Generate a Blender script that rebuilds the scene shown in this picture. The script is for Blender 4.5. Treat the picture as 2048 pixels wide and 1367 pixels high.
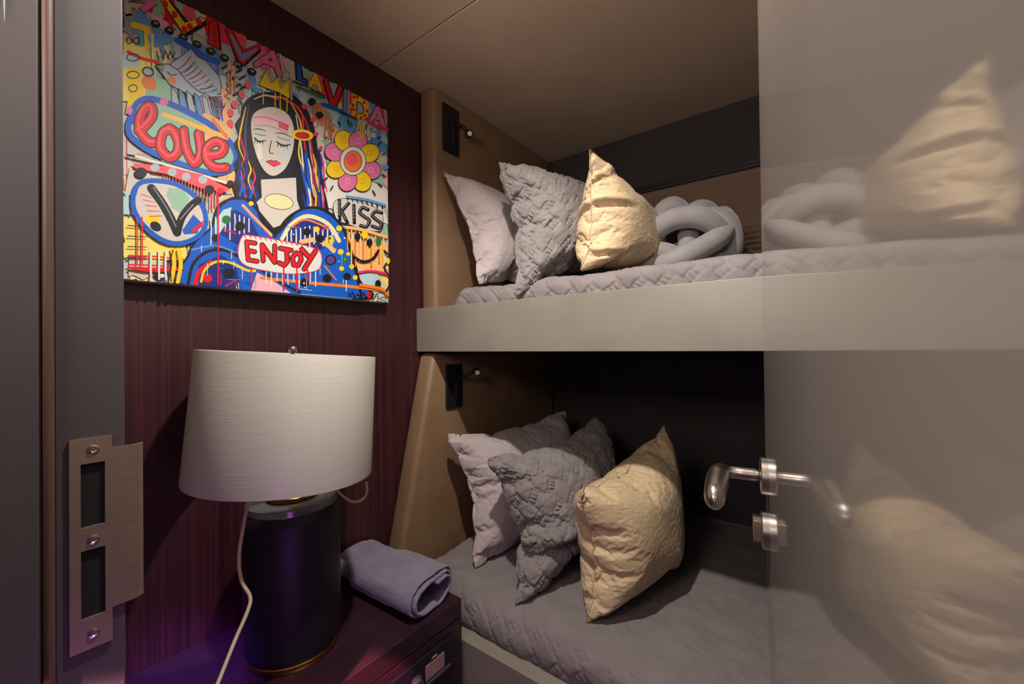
import bpy, bmesh, math, random
import numpy as np
from mathutils import Vector, Matrix
from mathutils.geometry import tessellate_polygon

for o in list(bpy.data.objects):
    bpy.data.objects.remove(o)
sc = bpy.context.scene
COL = sc.collection
PI = math.pi

# ------------------------------------------------------------------ camera
YAW, PITCH, ROLL, FPX = 0.641671, 0.008180, -0.012512, 827.82
fwd = Vector((-math.sin(YAW) * math.cos(PITCH), math.cos(YAW) * math.cos(PITCH), math.sin(PITCH)))
rgt = Vector((math.cos(YAW), math.sin(YAW), 0))
upv = rgt.cross(fwd)
rgt2 = rgt * math.cos(ROLL) + upv * math.sin(ROLL)
upv2 = rgt2.cross(fwd)
cd = bpy.data.cameras.new('camera')
cd.sensor_width = 36
cd.lens = FPX / 2048 * 36
cd.clip_start = 0.005
cam = bpy.data.objects.new('camera', cd)
COL.objects.link(cam)
cam.matrix_world = Matrix(((rgt2.x, upv2.x, -fwd.x, 0), (rgt2.y, upv2.y, -fwd.y, 0), (rgt2.z, upv2.z, -fwd.z, 0), (0, 0, 0, 1)))
sc.camera = cam

# ------------------------------------------------------------------ light
sc.view_settings.view_transform = 'Standard'
sc.view_settings.look = 'None'
sc.view_settings.gamma = 1
sc.view_settings.use_curve_mapping = False
sc.view_settings.exposure = 0.0
w = bpy.data.worlds.new('corridor_air')
sc.world = w
w.use_nodes = True
w.node_tree.nodes['Background'].inputs[0].default_value = (0.80, 0.70, 0.72, 1)
w.node_tree.nodes['Background'].inputs[1].default_value = 0.05


def lamp(name, kind, loc, power, color, target=None, size=0.05, cone=None, blend=0.3):
    d = bpy.data.lights.new(name, kind)
    d.energy = power
    d.color = color
    if kind == 'AREA':
        d.size = size
    else:
        d.shadow_soft_size = size
    if kind == 'SPOT':
        d.spot_size = cone
        d.spot_blend = blend
    o = bpy.data.objects.new(name, d)
    COL.objects.link(o)
    o.location = loc
    if target is not None:
        o.rotation_euler = (Vector(target) - Vector(loc)).to_track_quat('-Z', 'Y').to_euler()
    return o


lamp('ceiling_downlight', 'SPOT', (-0.40, 0.45, 0.885), 62, (1.0, 0.94, 0.88), (-0.42, 0.5, -1), 0.022, math.radians(148), 0.7)
lamp('ceiling_fill', 'AREA', (-0.34, -0.40, 0.42), 8.6, (1.0, 0.89, 0.84), (-0.40, 0.45, 0.95), 0.34)  # added fill, no known fixture; brightens the ceiling from outside the doorway
lamp('doorway_fill', 'AREA', (-0.15, -1.0, 0.25), 1.0, (1.0, 0.80, 0.78), (-0.45, 0.9, -0.05), 0.6)  # added weak pinkish fill shining in through the doorway, unseen
lamp('pink_streak_spot', 'SPOT', (-0.180, -0.80, 0.30), 800, (1.0, 0.34, 0.40), (-0.742, 0.445, -0.657), 0.012, math.radians(4.4), 0.6)  # added narrow beam, aimed to make the pink streak on the nightstand edge
lamp('purple_spot', 'SPOT', (-0.78, 0.13, -0.10), 45, (0.30, 0.08, 1.0), (-1.01, 0.26, -0.657), 0.02, math.radians(30), 0.6)
lamp('purple_floor_led', 'AREA', (-0.34, 0.06, -0.60), 0.55, (0.62, 0.14, 0.9), (-0.85, 0.52, -0.64), 0.10)


# ------------------------------------------------------------------ materials
def lin(c):
    if isinstance(c, str):
        c = tuple(int(c[i:i + 2], 16) / 255 for i in (0, 2, 4))
    return tuple((x / 12.92 if x <= 0.04045 else ((x + 0.055) / 1.055) ** 2.4) for x in c)


MATS = {}


def mat(name, col, rough=0.5, metal=0.0, col2=None, scale=(30, 30, 30), detail=4, fac=1.0, bump=0.0, bscale=None, spec=0.5,
        sheen=0.0, coat=0.0, ior=1.5, trans=0.0, attr=None, bdist=0.002, lo=0.35, hi=0.65):
    m = bpy.data.materials.new(name)
    m.use_nodes = True
    nt = m.node_tree
    b = nt.nodes['Principled BSDF']
    c = lin(col)
    b.inputs['Base Color'].default_value = (*c, 1)
    b.inputs['Roughness'].default_value = rough
    b.inputs['Metallic'].default_value = metal
    b.inputs['Specular IOR Level'].default_value = spec
    b.inputs['IOR'].default_value = ior
    b.inputs['Sheen Weight'].default_value = sheen
    b.inputs['Coat Weight'].default_value = coat
    b.inputs['Transmission Weight'].default_value = trans
    tc = nt.nodes.new('ShaderNodeTexCoord')

    def noise(sc_, det):
        mp = nt.nodes.new('ShaderNodeMapping')
        mp.inputs['Scale'].default_value = sc_
        nt.links.new(tc.outputs['Object'], mp.inputs['Vector'])
        n = nt.nodes.new('ShaderNodeTexNoise')
        n.inputs['Scale'].default_value = 1
        n.inputs['Detail'].default_value = det
        nt.links.new(mp.outputs[0], n.inputs['Vector'])
        return n
    src = None
    if attr:
        a = nt.nodes.new('ShaderNodeAttribute')
        a.attribute_name = attr
        nt.links.new(a.outputs['Color'], b.inputs['Base Color'])
    elif col2 is not None:
        n = noise(scale, detail)
        r = nt.nodes.new('ShaderNodeValToRGB')
        r.color_ramp.elements[0].position = lo
        r.color_ramp.elements[1].position = hi
        r.color_ramp.elements[0].color = (*c, 1)
        r.color_ramp.elements[1].color = (*lin(col2), 1)
        nt.links.new(n.outputs['Fac'], r.inputs['Fac'])
        nt.links.new(r.outputs['Color'], b.inputs['Base Color'])
    if bump:
        n2 = noise(bscale or scale, 3)
        bp = nt.nodes.new('ShaderNodeBump')
        bp.inputs['Strength'].default_value = bump
        bp.inputs['Distance'].default_value = bdist
        nt.links.new(n2.outputs['Fac'], bp.inputs['Height'])
        nt.links.new(bp.outputs[0], b.inputs['Normal'])
    MATS[name] = m
    return m


mat('veneer', '281114', 0.42, col2='4d2126', scale=(1, 120, 1.3), detail=8, lo=0.3, hi=0.75)
mat('ceiling_leather', 'bba58c', 0.6, col2='c1ab92', scale=(6, 6, 6), bump=0.25, bscale=(420, 420, 420))
mat('tan_leather', '82664a', 0.5, col2='8c6f52', scale=(9, 9, 9), bump=0.35, bscale=(380, 380, 380))
mat('brown_wall', '2e2726', 0.7, col2='362d2a', scale=(5, 5, 5), bump=0.2, bscale=(300, 300, 300))
mat('greige_lacquer', '837c71', 0.38, col2='8b8478', scale=(7, 7, 7))
mat('door_lacquer', '857c74', 0.055, col2='8a8179', scale=(3, 3, 3), spec=0.5, ior=1.9)
mat('jamb_paint', '463f40', 0.55, col2='4a4344', scale=(12, 12, 3))
mat('seal_strip', '5c4035', 0.5, col2='513830', scale=(20, 20, 4))
mat('floor_wood', '4a3630', 0.5, col2='5a443b', scale=(3, 60, 30))
mat('corridor_wall', '6a605a', 0.6, col2='706660', scale=(4, 4, 4))
mat('satin_steel', 'b9b0aa', 0.28, metal=1.0, col2='c3bab3', scale=(30, 30, 400))
mat('strike_steel', '9c8678', 0.42, metal=0.75, col2='a58f80', scale=(20, 20, 200))
mat('black_plastic', '141214', 0.45, col2='1a171a', scale=(50, 50, 50))
mat('black_void', '08070a', 0.9, col2='0a080c', scale=(50, 50, 50))
mat('lens_glass', 'e8e2d8', 0.1, col2='f0ebe2', scale=(90, 90, 90))
mat('blind_fabric', 'a08670', 0.8, col2='a68c76', scale=(10, 10, 10), bump=0.1, bscale=(600, 600, 600))
mat('dark_trim', '1d1614', 0.45, col2='241b18', scale=(20, 20, 20))
mat('mauve_cotton', 'a79a97', 0.85, col2='ada09d', scale=(30, 30, 30), sheen=0.15, bump=0.15, bscale=(900, 900, 900))
mat('grey_quilt', '77706d', 0.85, col2='7e7774', scale=(22, 22, 22), sheen=0.15, bump=0.2, bscale=(800, 800, 800))
mat('grey_quilt_bed', '736b69', 0.85, col2='7a7270', scale=(16, 16, 16), sheen=0.1, bump=0.2, bscale=(700, 700, 700))
mat('gold_slub', 'b3966e', 0.7, col2='cdb894', scale=(30, 50, 420), detail=6, sheen=0.1, bump=0.5, bscale=(60, 110, 700), bdist=0.0012, lo=0.3, hi=0.7)
mat('seam_thread', '9b8058', 0.8, col2='a58a60', scale=(60, 60, 60))
mat('grey_velvet', '827d7b', 0.8, col2='8a8583', scale=(20, 20, 20), sheen=0.5, bump=0.2, bscale=(500, 500, 500))
mat('shade_fabric', 'cdcabc', 0.40, col2='d2cfc1', scale=(8, 8, 300), bump=0.25, bscale=(8, 8, 500), bdist=0.0006)
mat('lamp_ceramic', '130e18', 0.5, col2='17111c', scale=(60, 60, 60), bump=0.1, bscale=(300, 300, 300))
mat('brass', 'a8783c', 0.3, metal=1.0, col2='b5854a', scale=(30, 30, 30))
mat('acrylic', '8d868c', 0.2, col2='938c92', scale=(20, 20, 20), trans=0.85)
mat('cord_plastic', 'b5a583', 0.4, col2='bdad8b', scale=(80, 80, 80))
mat('stand_lacquer', '2a1620', 0.32, col2='301a24', scale=(40, 3, 40))
mat('towel_cloth', '70687a', 0.95, col2='7a7284', scale=(20, 20, 20), sheen=0.3, bump=0.8, bscale=(90, 420, 420), bdist=0.003)
mat('radio_black', '16141f', 0.35, col2='1b1825', scale=(60, 60, 60))
mat('radio_screen', 'a07a78', 0.3, col2='a88280', scale=(60, 60, 60))
mat('radio_grey', '4a4350', 0.4, col2='514a57', scale=(60, 60, 60))
mat('canvas_cloth', 'c9c2b4', 0.7, col2='b9bdb4', scale=(9, 9, 9), bump=0.3, bscale=(700, 700, 700))
mat('paint', 'ffffff', 0.5, spec=0.3, attr='Col', bump=0.2, bscale=(160, 160, 160), bdist=0.0012)


# ------------------------------------------------------------------ helpers
def link(name, me, m=None, parent=None):
    o = bpy.data.objects.new(name, me)
    COL.objects.link(o)
    if m is not None and me is not None:
        me.materials.append(MATS[m])
    if parent is not None:
        o.parent = parent
    return o


def tag(o, label=None, cat=None, group=None, kind=None):
    if label:
        o['label'] = label
    if cat:
        o['category'] = cat
    if group:
        o['group'] = group
    if kind:
        o['kind'] = kind
    return o


def empty(name, label, cat, loc=(0, 0, 0), group=None):
    o = bpy.data.objects.new(name, None)
    COL.objects.link(o)
    o.empty_display_size = 0.05
    o.location = loc
    return tag(o, label, cat, group)


def mesh_np(name, V, F, smooth=True):
    me = bpy.data.meshes.new(name)
    V = np.asarray(V, np.float32).reshape(-1, 3)
    F = np.asarray(F, np.int32)
    k = F.shape[1]
    me.vertices.add(len(V))
    me.vertices.foreach_set('co', V.ravel())
    me.loops.add(F.size)
    me.loops.foreach_set('vertex_index', F.ravel())
    me.polygons.add(len(F))
    me.polygons.foreach_set('loop_start', np.arange(0, F.size, k, dtype=np.int32))
    me.polygons.foreach_set('loop_total', np.full(len(F), k, np.int32))
    me.polygons.foreach_set('use_smooth', np.full(len(F), smooth, bool))
    me.update(calc_edges=True)
    me.validate()
    return me


def bm_done(name, bm, smooth=False):
    bmesh.ops.recalc_face_normals(bm, faces=bm.faces[:])
    me = bpy.data.meshes.new(name)
    bm.to_mesh(me)
    bm.free()
    if smooth:
        me.polygons.foreach_set('use_smooth', np.full(len(me.polygons), True))
        try:
            me.set_sharp_from_angle(angle=math.radians(40))
        except Exception:
            pass
    return me


def bm_box(bm, lo, hi, bevel=0.0, seg=2, M=None):
    r = bmesh.ops.create_cube(bm, size=1)
    vs = r['verts']
    for v in vs:
        v.co = Vector([(lo[i] + hi[i]) / 2 + v.co[i] * (hi[i] - lo[i]) for i in range(3)])
    if bevel:
        es = list({e for v in vs for e in v.link_edges})
        g = bmesh.ops.bevel(bm, geom=es, offset=bevel, segments=seg, affect='EDGES', profile=0.5)
        vs = list({v for f in g['faces'] for v in f.verts} | {v for v in vs if v.is_valid})
    if M is not None:
        for v in vs:
            v.co = M @ v.co
    return vs


def box(name, lo, hi, m, parent=None, bevel=0.0, M=None, seg=2):
    bm = bmesh.new()
    bm_box(bm, lo, hi, bevel, seg)
    if M is not None:
        bmesh.ops.transform(bm, matrix=M, verts=bm.verts[:])
    o = link(name, bm_done(name, bm, bevel > 0), m, parent)
    if bevel > 0:
        soft(o)
    return o


def soft(o):
    md = o.modifiers.new('normals', 'WEIGHTED_NORMAL')
    md.keep_sharp = False
    md.weight = 100
    return o


def lathe_me(name, prof, n=64, M=None):
    """prof: list of (radius, height); closed with caps where radius is 0"""
    V = []
    F = []
    for r, z in prof:
        for k in range(n):
            a = 2 * PI * k / n
            V.append((r * math.cos(a), r * math.sin(a), z))
    for i in range(len(prof) - 1):
        for k in range(n):
            k2 = (k + 1) % n
            F.append((i * n + k, i * n + k2, (i + 1) * n + k2, (i + 1) * n + k))
    bm = bmesh.new()
    vs = [bm.verts.new(v) for v in V]
    for f in F:
        bm.faces.new([vs[i] for i in f])
    bmesh.ops.remove_doubles(bm, verts=bm.verts[:], dist=1e-6)
    if M is not None:
        bmesh.ops.transform(bm, matrix=M, verts=bm.verts[:])
    return bm_done(name, bm, True)


def catmull(P, n, closed=False):
    P = np.asarray(P, float)
    m = len(P)
    out = []
    segs = m if closed else m - 1
    for i in range(segs):
        if closed:
            a, b, c, d = P[(i - 1) % m], P[i], P[(i + 1) % m], P[(i + 2) % m]
        else:
            b, c = P[i], P[i + 1]
            a = P[i - 1] if i > 0 else 2 * b - c
            d = P[i + 2] if i + 2 < m else 2 * c - b
        for k in range(n):
            t = k / n
            out.append(0.5 * ((2 * b) + (c - a) * t + (2 * a - 5 * b + 4 * c - d) * t * t + (3 * b - a - 3 * c + d) * t ** 3))
    if not closed:
        out.append(P[-1])
    return np.array(out)


def tube_vf(path, rad, sides=12, closed=False, base=0, round_end=True):
    P = np.asarray(path, float)
    n = len(P)
    R = np.full(n, rad, float) if np.isscalar(rad) else np.asarray(rad, float).copy()
    if round_end and not closed:
        # dome ends
        L = np.concatenate([[0], np.cumsum(np.linalg.norm(np.diff(P, axis=0), axis=1))])
        for i in range(n):
            e = min(L[i], L[-1] - L[i])
            if e < R[i]:
                R[i] *= math.sqrt(max(0.0004, 1 - (1 - e / R[i]) ** 2))
    T = np.gradient(P, axis=0)
    if closed:
        T = np.roll(P, -1, 0) - np.roll(P, 1, 0)
    T /= np.linalg.norm(T, axis=1)[:, None] + 1e-12
    up = np.array([0, 0, 1.0]) if abs(T[0][2]) < 0.9 else np.array([1.0, 0, 0])
    Nn = np.cross(T[0], up)
    Nn /= np.linalg.norm(Nn)
    V = []
    for i in range(n):
        Nn = Nn - T[i] * (Nn @ T[i])
        Nn /= np.linalg.norm(Nn)
        B = np.cross(T[i], Nn)
        for k in range(sides):
            a = 2 * PI * k / sides
            V.append(P[i] + R[i] * (math.cos(a) * Nn + math.sin(a) * B))
    F = []
    for i in range(n if closed else n - 1):
        j = (i + 1) % n
        for k in range(sides):
            k2 = (k + 1) % sides
            F.append((base + i * sides + k, base + i * sides + k2, base + j * sides + k2, base + j * sides + k))
    return V, F


def tube(name, path, rad, m, parent=None, sides=12, closed=False):
    V, F = tube_vf(path, rad, sides, closed)
    return link(name, mesh_np(name, V, F), m, parent)


def prism_me(name, pts, a0, a1, axis='x', bevel=0.0):
    """extrude a closed 2-D outline; pts are the two remaining axes in order"""
    bm = bmesh.new()

    def mk(p, a):
        return {'x': (a, p[0], p[1]), 'y': (p[0], a, p[1]), 'z': (p[0], p[1], a)}[axis]
    A = [bm.verts.new(mk(p, a0)) for p in pts]
    B = [bm.verts.new(mk(p, a1)) for p in pts]
    bm.faces.new(A)
    bm.faces.new(B[::-1])
    n = len(pts)
    for i in range(n):
        bm.faces.new((A[i], B[i], B[(i + 1) % n], A[(i + 1) % n]))
    if bevel:
        bmesh.ops.bevel(bm, geom=bm.edges[:], offset=bevel, segments=4, affect='EDGES', profile=0.5)
    return bm_done(name, bm, bevel > 0)


def vnoise(x, y, seed=0):
    x = np.asarray(x, float)
    y = np.asarray(y, float)
    xi = np.floor(x).astype(np.int64)
    yi = np.floor(y).astype(np.int64)
    xf = x - xi
    yf = y - yi
    sx = xf * xf * xf * (xf * (xf * 6 - 15) + 10)
    sy = yf * yf * yf * (yf * (yf * 6 - 15) + 10)

    def h(a, b):
        n = (a * 374761393 + b * 668265263 + seed * 982451653) & 0x7fffffff
        n = ((n ^ (n >> 13)) * 1274126177) & 0x7fffffff
        return ((n ^ (n >> 16)) & 0xffff) / 32767.5 - 1
    return (h(xi, yi) * (1 - sx) + h(xi + 1, yi) * sx) * (1 - sy) + (h(xi, yi + 1) * (1 - sx) + h(xi + 1, yi + 1) * sx) * sy


def fbm(x, y, seed=0, octv=4):
    s = 0
    a = 1
    for i in range(octv):
        s = s + a * vnoise(x * 2 ** i, y * 2 ** i, seed + i * 17)
        a *= 0.5
    return s


def quilt_h(s, t, c=0.045):
    """stitched basket weave: puffy strips with hatched patches between; 0 in the stitches, 1 on the puffs"""
    a = (s + t) / math.sqrt(2) / c
    b = (s - t) / math.sqrt(2) / c
    row = np.floor(a)
    fa = a - row
    per = 1.75
    bb = b / per + row * 0.5
    fb = (bb - np.floor(bb)) * per
    hat = fb > 1.3
    fb1 = np.where(hat, (fb - 1.3) / 0.45, fb / 1.3)
    wid = np.where(hat, 0.45, 1.3)
    da = np.minimum(fa, 1 - fa)
    db = np.minimum(fb1, 1 - fb1) * wid
    e = np.minimum(da, db)
    puff = np.clip(e / 0.13, 0, 1) ** 0.5 * (0.75 + 0.25 * np.clip(e / 0.45, 0, 1))
    line = 0.45 + 0.35 * np.cos(fa * 2 * PI * 4)
    return np.where(hat, np.minimum(line, puff), puff)

# ================================================================== the setting
FLOOR, CEIL = -1.10, 0.90
tag(box('floor', (-1.25, -1.9, FLOOR - 0.05), (0.9, 1.85, FLOOR), 'floor_wood'), 'dark wooden cabin floor', kind='structure')
cei = tag(box('ceiling', (-1.25, -1.9, CEIL + 0.025), (0.9, 1.85, CEIL + 0.06), 'dark_trim'), 'padded beige ceiling panels meeting at a narrow joint', kind='structure')
box('ceiling_panel', (-1.20, -1.9, CEIL), (0.85, 0.8085, CEIL + 0.025), 'ceiling_leather', cei, 0.0025)
box('ceiling_panel', (-1.20, 0.8115, CEIL), (0.85, 1.80, CEIL + 0.025), 'ceiling_leather', cei, 0.0025)
tag(box('wall_left', (-1.25, 0.10, FLOOR), (-1.13, 1.85, CEIL + 0.024), 'veneer'), 'dark reddish purple wood veneer wall behind painting and lamp', kind='structure')
tag(box('wall_back', (-1.13, 1.747, FLOOR), (0.80, 1.85, CEIL + 0.024), 'brown_wall'), 'dark brown wall at the back of the bunks', kind='structure')
tag(box('wall_right', (0.80, 0.107, FLOOR), (0.90, 1.85, CEIL + 0.024), 'brown_wall'), 'brown wall beyond the door', kind='structure')
tag(box('wall_front', (-1.25, -0.06, FLOOR), (-0.645, 0.10, CEIL + 0.024), 'corridor_wall'), 'cabin front wall left of the doorway', kind='structure')
tag(box('wall_entrance', (0.14, -0.06, FLOOR), (0.90, 0.10, CEIL + 0.024), 'corridor_wall'), 'cabin front wall right of the doorway', kind='structure')
tag(box('wall_corridor', (-1.25, -2.0, FLOOR), (0.90, -1.9, CEIL + 0.024), 'corridor_wall'), 'corridor wall opposite the cabin door', kind='structure')

# door frame: jamb with strike plate, stop and seal
jamb = tag(box('trim_1', (-0.644, 0.0560, FLOOR), (-0.600, 0.107, CEIL - 0.001), 'jamb_paint', None, 0.0015),
           'grey door jamb with steel strike plate at left', kind='structure')
stop = tag(box('trim_2', (-0.644, -0.06, FLOOR), (-0.592, 0.0475, CEIL - 0.001), 'jamb_paint', None, 0.003),
           'grey door stop beside the jamb', kind='structure')
box('seal', (-0.6005, 0.0478, FLOOR), (-0.590, 0.0557, CEIL - 0.002), 'seal_strip', jamb, 0.003)
V, F = tube_vf([(-0.5905, 0.0255, z) for z in np.linspace(0.30, 0.89, 8)], 0.0022, 8)
link('edge_bead', mesh_np('edge_bead', V, F), 'satin_steel', stop)
# strike plate with two openings
z1, z0 = -0.089, -0.302
y0, y1 = 0.0655, 0.0965
ph, pw = z1 - z0, y1 - y0
bm = bmesh.new()
zs = [0, .12, .42, .53, .85, 1]
ys = [0, .26, .83, 1]
X0, X1 = -0.6002, -0.5978
for i in range(5):
    for j in range(3):
        if i in (1, 3) and j == 1:
            continue
        bm_box(bm, (X0, y0 + pw * ys[j], z1 - ph * zs[i + 1]), (X1, y0 + pw * ys[j + 1], z1 - ph * zs[i]))
bmesh.ops.remove_doubles(bm, verts=bm.verts[:], dist=1e-6)
strike = tag(link('strike_plate', bm_done('strike_plate', bm), 'strike_steel', jamb), 'brushed steel strike plate with two openings and lip')
for i in (1, 3):
    box('bolt_hole', (-0.6006, y0 + pw * .26, z1 - ph * zs[i + 1]), (-0.5999, y0 + pw * .83, z1 - ph * zs[i]), 'black_void', strike)
for f in (.055, .485, .93):
    M = Matrix.Translation((-0.5978, y0 + pw * 0.55, z1 - ph * f)) @ Matrix.Rotation(PI / 2, 4, 'Y')
    link('screw', lathe_me('screw', [(0, 0.0004), (0.0024, 0.0004), (0.003, 0.0012), (0.0048, 0.0006), (0.005, -0.0006)], 20, M), 'satin_steel', strike)
lipp = [(-0.5978, 0.092), (-0.5976, 0.104), (-0.5980, 0.112), (-0.6000, 0.1185), (-0.6040, 0.1225)]
pts = lipp + [(x - 0.0018, y - 0.0006) for x, y in lipp[::-1]]
link('lip', prism_me('lip', pts, z1 - ph * .84, z1 - ph * .06, 'z'), 'strike_steel', strike)

# padded leather end panels of the bunks
o = link('upholstered_panel', prism_me('upholstered_panel', [(0.978, 0.002), (1.745, 0.002), (1.745, 0.8995), (0.978, 0.8995)], -1.1295, -1.055, 'x', 0.017), 'tan_leather')
tag(o, 'tan leather padded end panel of the upper bunk beside reading light', 'panel', 'leather end panels')
o = link('upholstered_panel', prism_me('upholstered_panel', [(0.968, -0.022), (1.745, -0.022), (1.745, -0.76), (0.796, -0.76)], -1.1295, -1.055, 'x', 0.017), 'tan_leather')
tag(o, 'tan leather end panel with slanted front edge under the upper bunk', 'panel', 'leather end panels')

# ------------------------------------------------------------------ bunks
b = empty('bunk_bed', 'upper bunk with a plain greige front board below the ceiling', 'bunk', (-0.2, 1.3, -0.018), 'bunks')


def reparent(o, p):
    o.parent = p
    o.matrix_parent_inverse = Matrix.Translation(-Vector(p.location))
    return o


reparent(box('front_board', (-1.1295, 0.957, -0.018), (0.795, 0.977, 0.1315), 'greige_lacquer', None, 0.0015), b)
reparent(box('base_board', (-1.054, 0.978, -0.017), (0.795, 1.745, 0.018), 'dark_trim', None, 0.001), b)
b = empty('bunk_bed', 'lower bunk with greige front board beside the nightstand', 'bunk', (-0.2, 1.3, FLOOR), 'bunks')
reparent(box('front_board', (-1.054, 0.802, FLOOR + 0.001), (0.795, 0.845, -0.78), 'greige_lacquer', None, 0.002), b)
reparent(box('base_board', (-1.054, 0.846, -0.93), (0.795, 1.745, -0.90), 'dark_trim', None, 0.001), b)


def mattress(name, label, x0, x1, prof, nx, npf, rx, ramp, m, seed, topamp=1.0, c=0.045, wr=0.0, endy=0.03, dense=0.3):
    prof = np.array(prof, float)
    P = catmull(prof, 40)
    L = np.concatenate([[0], np.cumsum(np.linalg.norm(np.diff(P, axis=0), axis=1))])
    t = np.linspace(0, 1, npf)
    t = np.where(t < 0.0, t, t)
    tt = L[-1] * ((1 - dense) * t + dense * t ** 3)
    py = np.interp(tt, L, P[:, 0])
    pz = np.interp(tt, L, P[:, 1])
    s = np.linspace(0, 1, nx)
    xs = x0 + (x1 - x0) * (0.75 * s + 0.25 * s ** 2)
    X = np.repeat(xs[:, None], npf, 1)
    Y = np.repeat(py[None], nx, 0)
    Z = np.repeat(pz[None], nx, 0)
    k = np.clip((X - x0) / rx, 0, 1)
    kk = np.sqrt(np.clip(1 - (1 - k) ** 2, 0, 1))
    zb = prof[0][1]
    Z = zb + (Z - zb) * kk
    Y = Y + (1 - kk) * endy * (Y < prof[:, 0].mean())
    A = np.stack([X, Y, Z], -1)
    N = np.cross(np.gradient(A, axis=0), np.gradient(A, axis=1))
    N /= np.linalg.norm(N, axis=2)[..., None] + 1e-9
    if N[nx // 2, npf // 2, 2] < 0:
        N = -N
    T = np.repeat(tt[None], nx, 0)
    flat = np.clip((N[..., 2] - 0.75) / 0.25, 0, 1)
    amp = ramp * ((1 - flat) + topamp * flat)
    h = quilt_h(X + 0.006 * fbm(X * 20, T * 20, seed), T + 0.006 * fbm(X * 20, T * 20, seed + 5), c)
    d = amp * (h - 0.6) + 0.0022 * fbm(X * 16, T * 16, seed + 1) + 0.004 * fbm(X * 5, T * 5, seed + 2)
    if wr:
        q = fbm(X * 9 + T * 14, T * 5 - X * 4, seed + 3)
        d = d - wr * np.exp(-(q / 0.10) ** 2) * (0.4 + 0.6 * np.clip(fbm(X * 6, T * 6, seed + 9), 0, 1))
        q = fbm(X * 22, T * 6 + X * 6, seed + 4)
        d = d - wr * 0.8 * np.exp(-(q / 0.14) ** 2) * (1 - 0.7 * flat)
    A = A + N * d[..., None] * kk[..., None]
    idx = np.arange(nx * npf).reshape(nx, npf)
    F = np.stack([idx[:-1, :-1], idx[1:, :-1], idx[1:, 1:], idx[:-1, 1:]], -1).reshape(-1, 4)
    if np.cross(A[nx // 2 + 1, npf // 2] - A[nx // 2, npf // 2], A[nx // 2, npf // 2 + 1] - A[nx // 2, npf // 2])[2] < 0:
        F = F[:, ::-1]
    o = link(name, mesh_np(name, A.reshape(-1, 3), F), m)
    tag(o, label, 'mattress', 'bunk mattresses')
    return o


mattress('bunk_mattress', 'mattress in grey quilted bedspread on the upper bunk', -1.010, 0.79,
         [(0.992, 0.020), (0.984, 0.10), (0.983, 0.135), (0.987, 0.165), (1.003, 0.184), (1.035, 0.193), (1.12, 0.197), (1.4, 0.198), (1.70, 0.195), (1.74, 0.18), (1.742, 0.02)],
         760, 170, 0.075, 0.0065, 'grey_quilt_bed', 3, 0.6, 0.047, 0.0010, dense=0.8)
mattress('bunk_mattress', 'large mattress in grey quilted bedspread on the lower bunk', -1.052, 0.79,
         [(0.852, -0.89), (0.849, -0.80), (0.838, -0.765), (0.840, -0.735), (0.858, -0.708), (0.90, -0.690), (0.97, -0.682), (1.2, -0.678), (1.70, -0.680), (1.74, -0.70), (1.742, -0.89)],
         560, 300, 0.05, 0.0050, 'grey_quilt_bed', 8, 0.32, 0.050, 0.0016, dense=0.45)

# ------------------------------------------------------------------ pillows


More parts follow.
